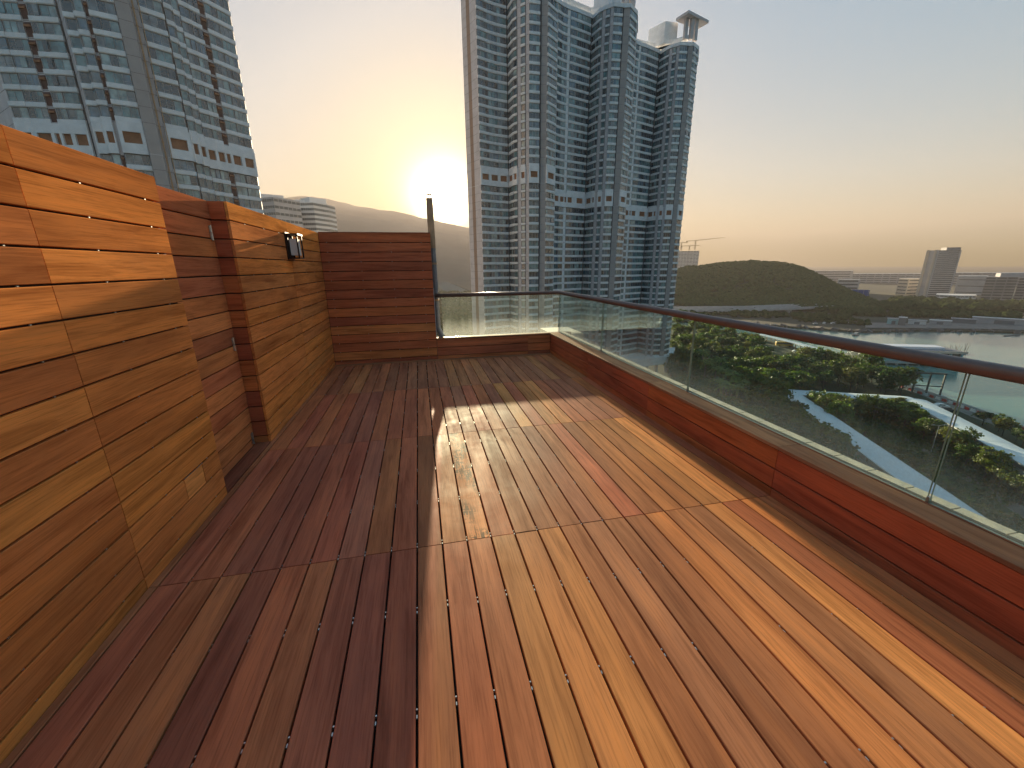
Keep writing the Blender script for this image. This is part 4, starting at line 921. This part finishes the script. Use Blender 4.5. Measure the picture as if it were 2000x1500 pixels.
def tree(p, label, group, sc=1.0, k=None, col=None, hz=1.0):
    k = random.randrange(len(KT)) if k is None else k; cm, tm, R = KT[k]
    ci = GREENS.index(col) if col else random.randrange(len(GREENS)); col = GREENS[ci]
    big = R*sc; label = ('wide' if big > 5.0 else 'small' if big < 3.6 else 'round')+' '+CN[ci]+' '+label
    root = empty('park_tree', (p[0], p[1], G), label, 'tree', group, random.random()*6.28)
    obj('trunk', tm, root, mat=Matrix.Diagonal((sc, sc, sc*hz, 1)))
    c = col or random.choice(GREENS); f_ = random.uniform(.8, 1.2); q = random.uniform(.85, 1.15)
    obj('crown', cm, root, mat=Matrix.Translation((0, 0, 5.6*sc*hz)) @ Matrix.Diagonal((sc*q, sc/q, sc*random.uniform(.85, 1.15), 1)), color=tuple(x*f_ for x in c))
def inside(p, poly):
    x, y = p; c = False; j = len(poly)-1
    for i in range(len(poly)):
        (xi, yi), (xj, yj) = poly[i], poly[j]
        if (yi > y) != (yj > y) and x < (xj-xi)*(y-yi)/(yj-yi)+xi: c = not c
        j = i
    return c
def dist_line(p, pts):
    best = 1e9
    for a, c in zip(pts, pts[1:]):
        ax, ay = a; dx, dy = c[0]-ax, c[1]-ay; t = max(0, min(1, ((p[0]-ax)*dx+(p[1]-ay)*dy)/(dx*dx+dy*dy))); best = min(best, math.hypot(p[0]-ax-t*dx, p[1]-ay-t*dy))
    return best
road_c = poly_px([(1490, 658), (1550, 678), (1615, 698), (1670, 722)]); road2 = poly_px([(1505, 693), (1542, 705), (1585, 711)])
avoid = [(c1, 7.6), (c2, 6.2), (c3, 4.5), (road_c, 7), (road2, 5), (coast, 9)]
placed = []
def fill(poly, n, spacing, label, group, smin, smax, cols=None, tries=9000):
    xs = [p[0] for p in poly]; ys = [p[1] for p in poly]; k = 0
    for _ in range(tries):
        p = (random.uniform(min(xs), max(xs)), random.uniform(min(ys), max(ys)))
        if not inside(p, poly) or any(dist_line(p, l) < d_ for l, d_ in avoid): continue
        if any((p[0]-q[0])**2+(p[1]-q[1])**2 < spacing**2 for q in placed): continue
        placed.append(p); tree(p, label, group, random.uniform(smin, smax), None, random.choice(cols) if cols else None); k += 1
        if k >= n: break
    return k
# palms
def palm_meshes(seed):
    r = random.Random(seed); b = MB()
    for k in range(22):
        t = 2*math.pi*k/22 + r.uniform(-.15, .15); lift = r.uniform(-.2, .9); Lf = r.uniform(2.2, 3.0); pts = []
        for j in range(6):
            s = j/5; pts.append(Vector((math.cos(t)*Lf*s, math.sin(t)*Lf*s, lift*Lf*s - 1.35*s*s*Lf*.55)))
        sd = Vector((-math.sin(t), math.cos(t), 0))
        for j in range(5):
            w0, w1 = .42*math.sin(math.pi*(.12+.8*j/5)), .42*math.sin(math.pi*(.12+.8*(j+1)/5)); dz = Vector((0, 0, -.16))
            for s in (-1, 1): b.quad(pts[j], pts[j+1], pts[j+1]+sd*s*w1+dz, pts[j]+sd*s*w0+dz)
    me = b.mesh('fronds', 'leaves'); c = MB(); c.tube((0, 0, 0), (0, 0, 8.2), .26, .17, 8); return me, c.mesh('trunk', 'palm_trunk')
PMS = [palm_meshes(s) for s in range(3)]
for x, y in [(1372, 735), (1384, 722), (1392, 742), (1402, 727), (1367, 710), (1410, 750), (1398, 775), (1412, 782), (1424, 770), (1432, 788), (1440, 772), (1405, 790)]:
    q = gp(x, y+28); root = empty('palm_tree', (q.x, q.y, G), 'palm with light green arching fronds among the park trees', 'palm', 'palms below the terrace', random.random()*6)
    fm, tm = random.choice(PMS); placed.append((q.x, q.y)); s = random.uniform(1.2, 1.5); obj('trunk', tm, root, mat=Matrix.Diagonal((s, s, s*1.15, 1))); obj('fronds', fm, root, mat=Matrix.Translation((0, 0, 8.2*s*1.15)) @ Matrix.Diagonal((s, s, s, 1)), color=(.15, .20, .055))
counts = []
counts.append(fill(poly_px([(1316, 650), (1400, 648), (1490, 690), (1520, 715), (1560, 760), (1440, 760), (1310, 735)]), 88, 6.6, 'park tree between the glass tower and the road', 'trees between the tower and the road', .8, 1.25))
counts.append(fill(poly_px([(1310, 735), (1440, 760), (1560, 770), (1640, 840), (1790, 975), (1600, 930), (1330, 800)]), 118, 4.6, 'park tree below the terrace beside the straight covered walkway', 'trees below the terrace', .95, 1.35))
counts.append(fill(poly_px([(1560, 715), (1650, 722), (1740, 755), (1790, 778), (1560, 764), (1530, 735)]), 40, 6.2, 'park tree between the bent covered walkway and the pier', 'trees between the walkway and the pier', .85, 1.3))
def row(line, off, step, label, group, smin, smax, cols=None):
    k = 0
    for a, c in zip(line, line[1:]):
        a = Vector(a); c = Vector(c); d = c-a; Ln = d.length; d.normalize(); n = Vector((d.y, -d.x)); n = n if n.dot(a) < 0 else -n   # n points to the terrace
        t = step*.5
        while t < Ln:
            p = a + d*(t+random.uniform(-.2, .2)*step) + n*(off+random.uniform(-1.0, 1.4)*(1 if off > 0 else -1))
            if dist_line((p.x, p.y), c1) > 5.0 and dist_line((p.x, p.y), c2) > 5.0:
                placed.append((p.x, p.y)); tree((p.x, p.y), label, group, random.uniform(smin, smax), None, random.choice(cols) if cols else None); k += 1
            t += step
    return k
counts.append(row(c1, -6.6, 4.6, 'tree in the row along the straight covered walkway', 'row along the straight walkway', .5, .78))
counts.append(row(c1, -12.0, 6.0, 'tree on the grass strip between the covered walkways', 'trees on the grass strip', .4, .62))
counts.append(row(c2, 7.0, 5.4, 'tree in the row along the bent covered walkway', 'row along the bent walkway', .7, 1.0, GREENS[3:6]+GREENS[:2]))
counts.append(fill(poly_px([(1900, 822), (2000, 862), (2050, 910), (1960, 855)]), 25, 4.5, 'tree between the bent walkway and the promenade', 'trees by the promenade', .5, .75))
avoid = []
counts.append(fill(poly_px([(1318, 625), (1335, 622), (1420, 642), (1400, 650), (1318, 652)]), 10, 11, 'tree by the inlet behind the glass tower', 'trees by the inlet', .9, 1.3))
print('trees', counts, sum(counts))
# undergrowth
b = MB(); Q = []
zone = [poly_px([(1310, 660), (1500, 690), (1560, 760), (1790, 975), (1600, 940), (1320, 810)]), poly_px([(1600, 782), (1790, 790), (2060, 960), (1900, 1010)])]
for zp in zone:
    xs = [p[0] for p in zp]; ys = [p[1] for p in zp]
    for _ in range(22000):
        p = (random.uniform(min(xs), max(xs)), random.uniform(min(ys), max(ys)))
        if inside(p, zp): Q.append((p[0], p[1], G+abs(random.gauss(0, .5))))
Q = np.array(Q); nn = rng.normal(size=Q.shape)*.6+np.array([0, 0, 1]); nn /= np.linalg.norm(nn, axis=1, keepdims=True); V = leaf_quads(Q, nn, .55, rng)
me = bpy.data.meshes.new('undergrowth'); me.from_pydata(V.reshape(-1, 3).tolist(), [], np.arange(4*len(V)).reshape(-1, 4).tolist()); me.materials.append(MATS['leaves'])
obj('undergrowth', me, color=(.06, .095, .026), kind='stuff', label='low green undergrowth beneath the park trees', category='undergrowth')

# ------------------------------------------------------------------ haze
b = MB(); b.box(-6300, 6300, -6300, 6300, WATER-2.5, 470)
m, nt, o = new_mat('haze'); pv = N(nt, 'ShaderNodeVolumePrincipled'); pv.inputs['Color'].default_value = (.33, .295, .285, 1)
pv.inputs['Density'].default_value = HAZE_DENSITY; pv.inputs['Anisotropy'].default_value = .20
L(nt, pv.outputs[0], o.inputs['Volume']); MATS['haze'] = m
b.build('haze', 'haze', kind='stuff', label='thin warm evening haze over the bay', category='haze')
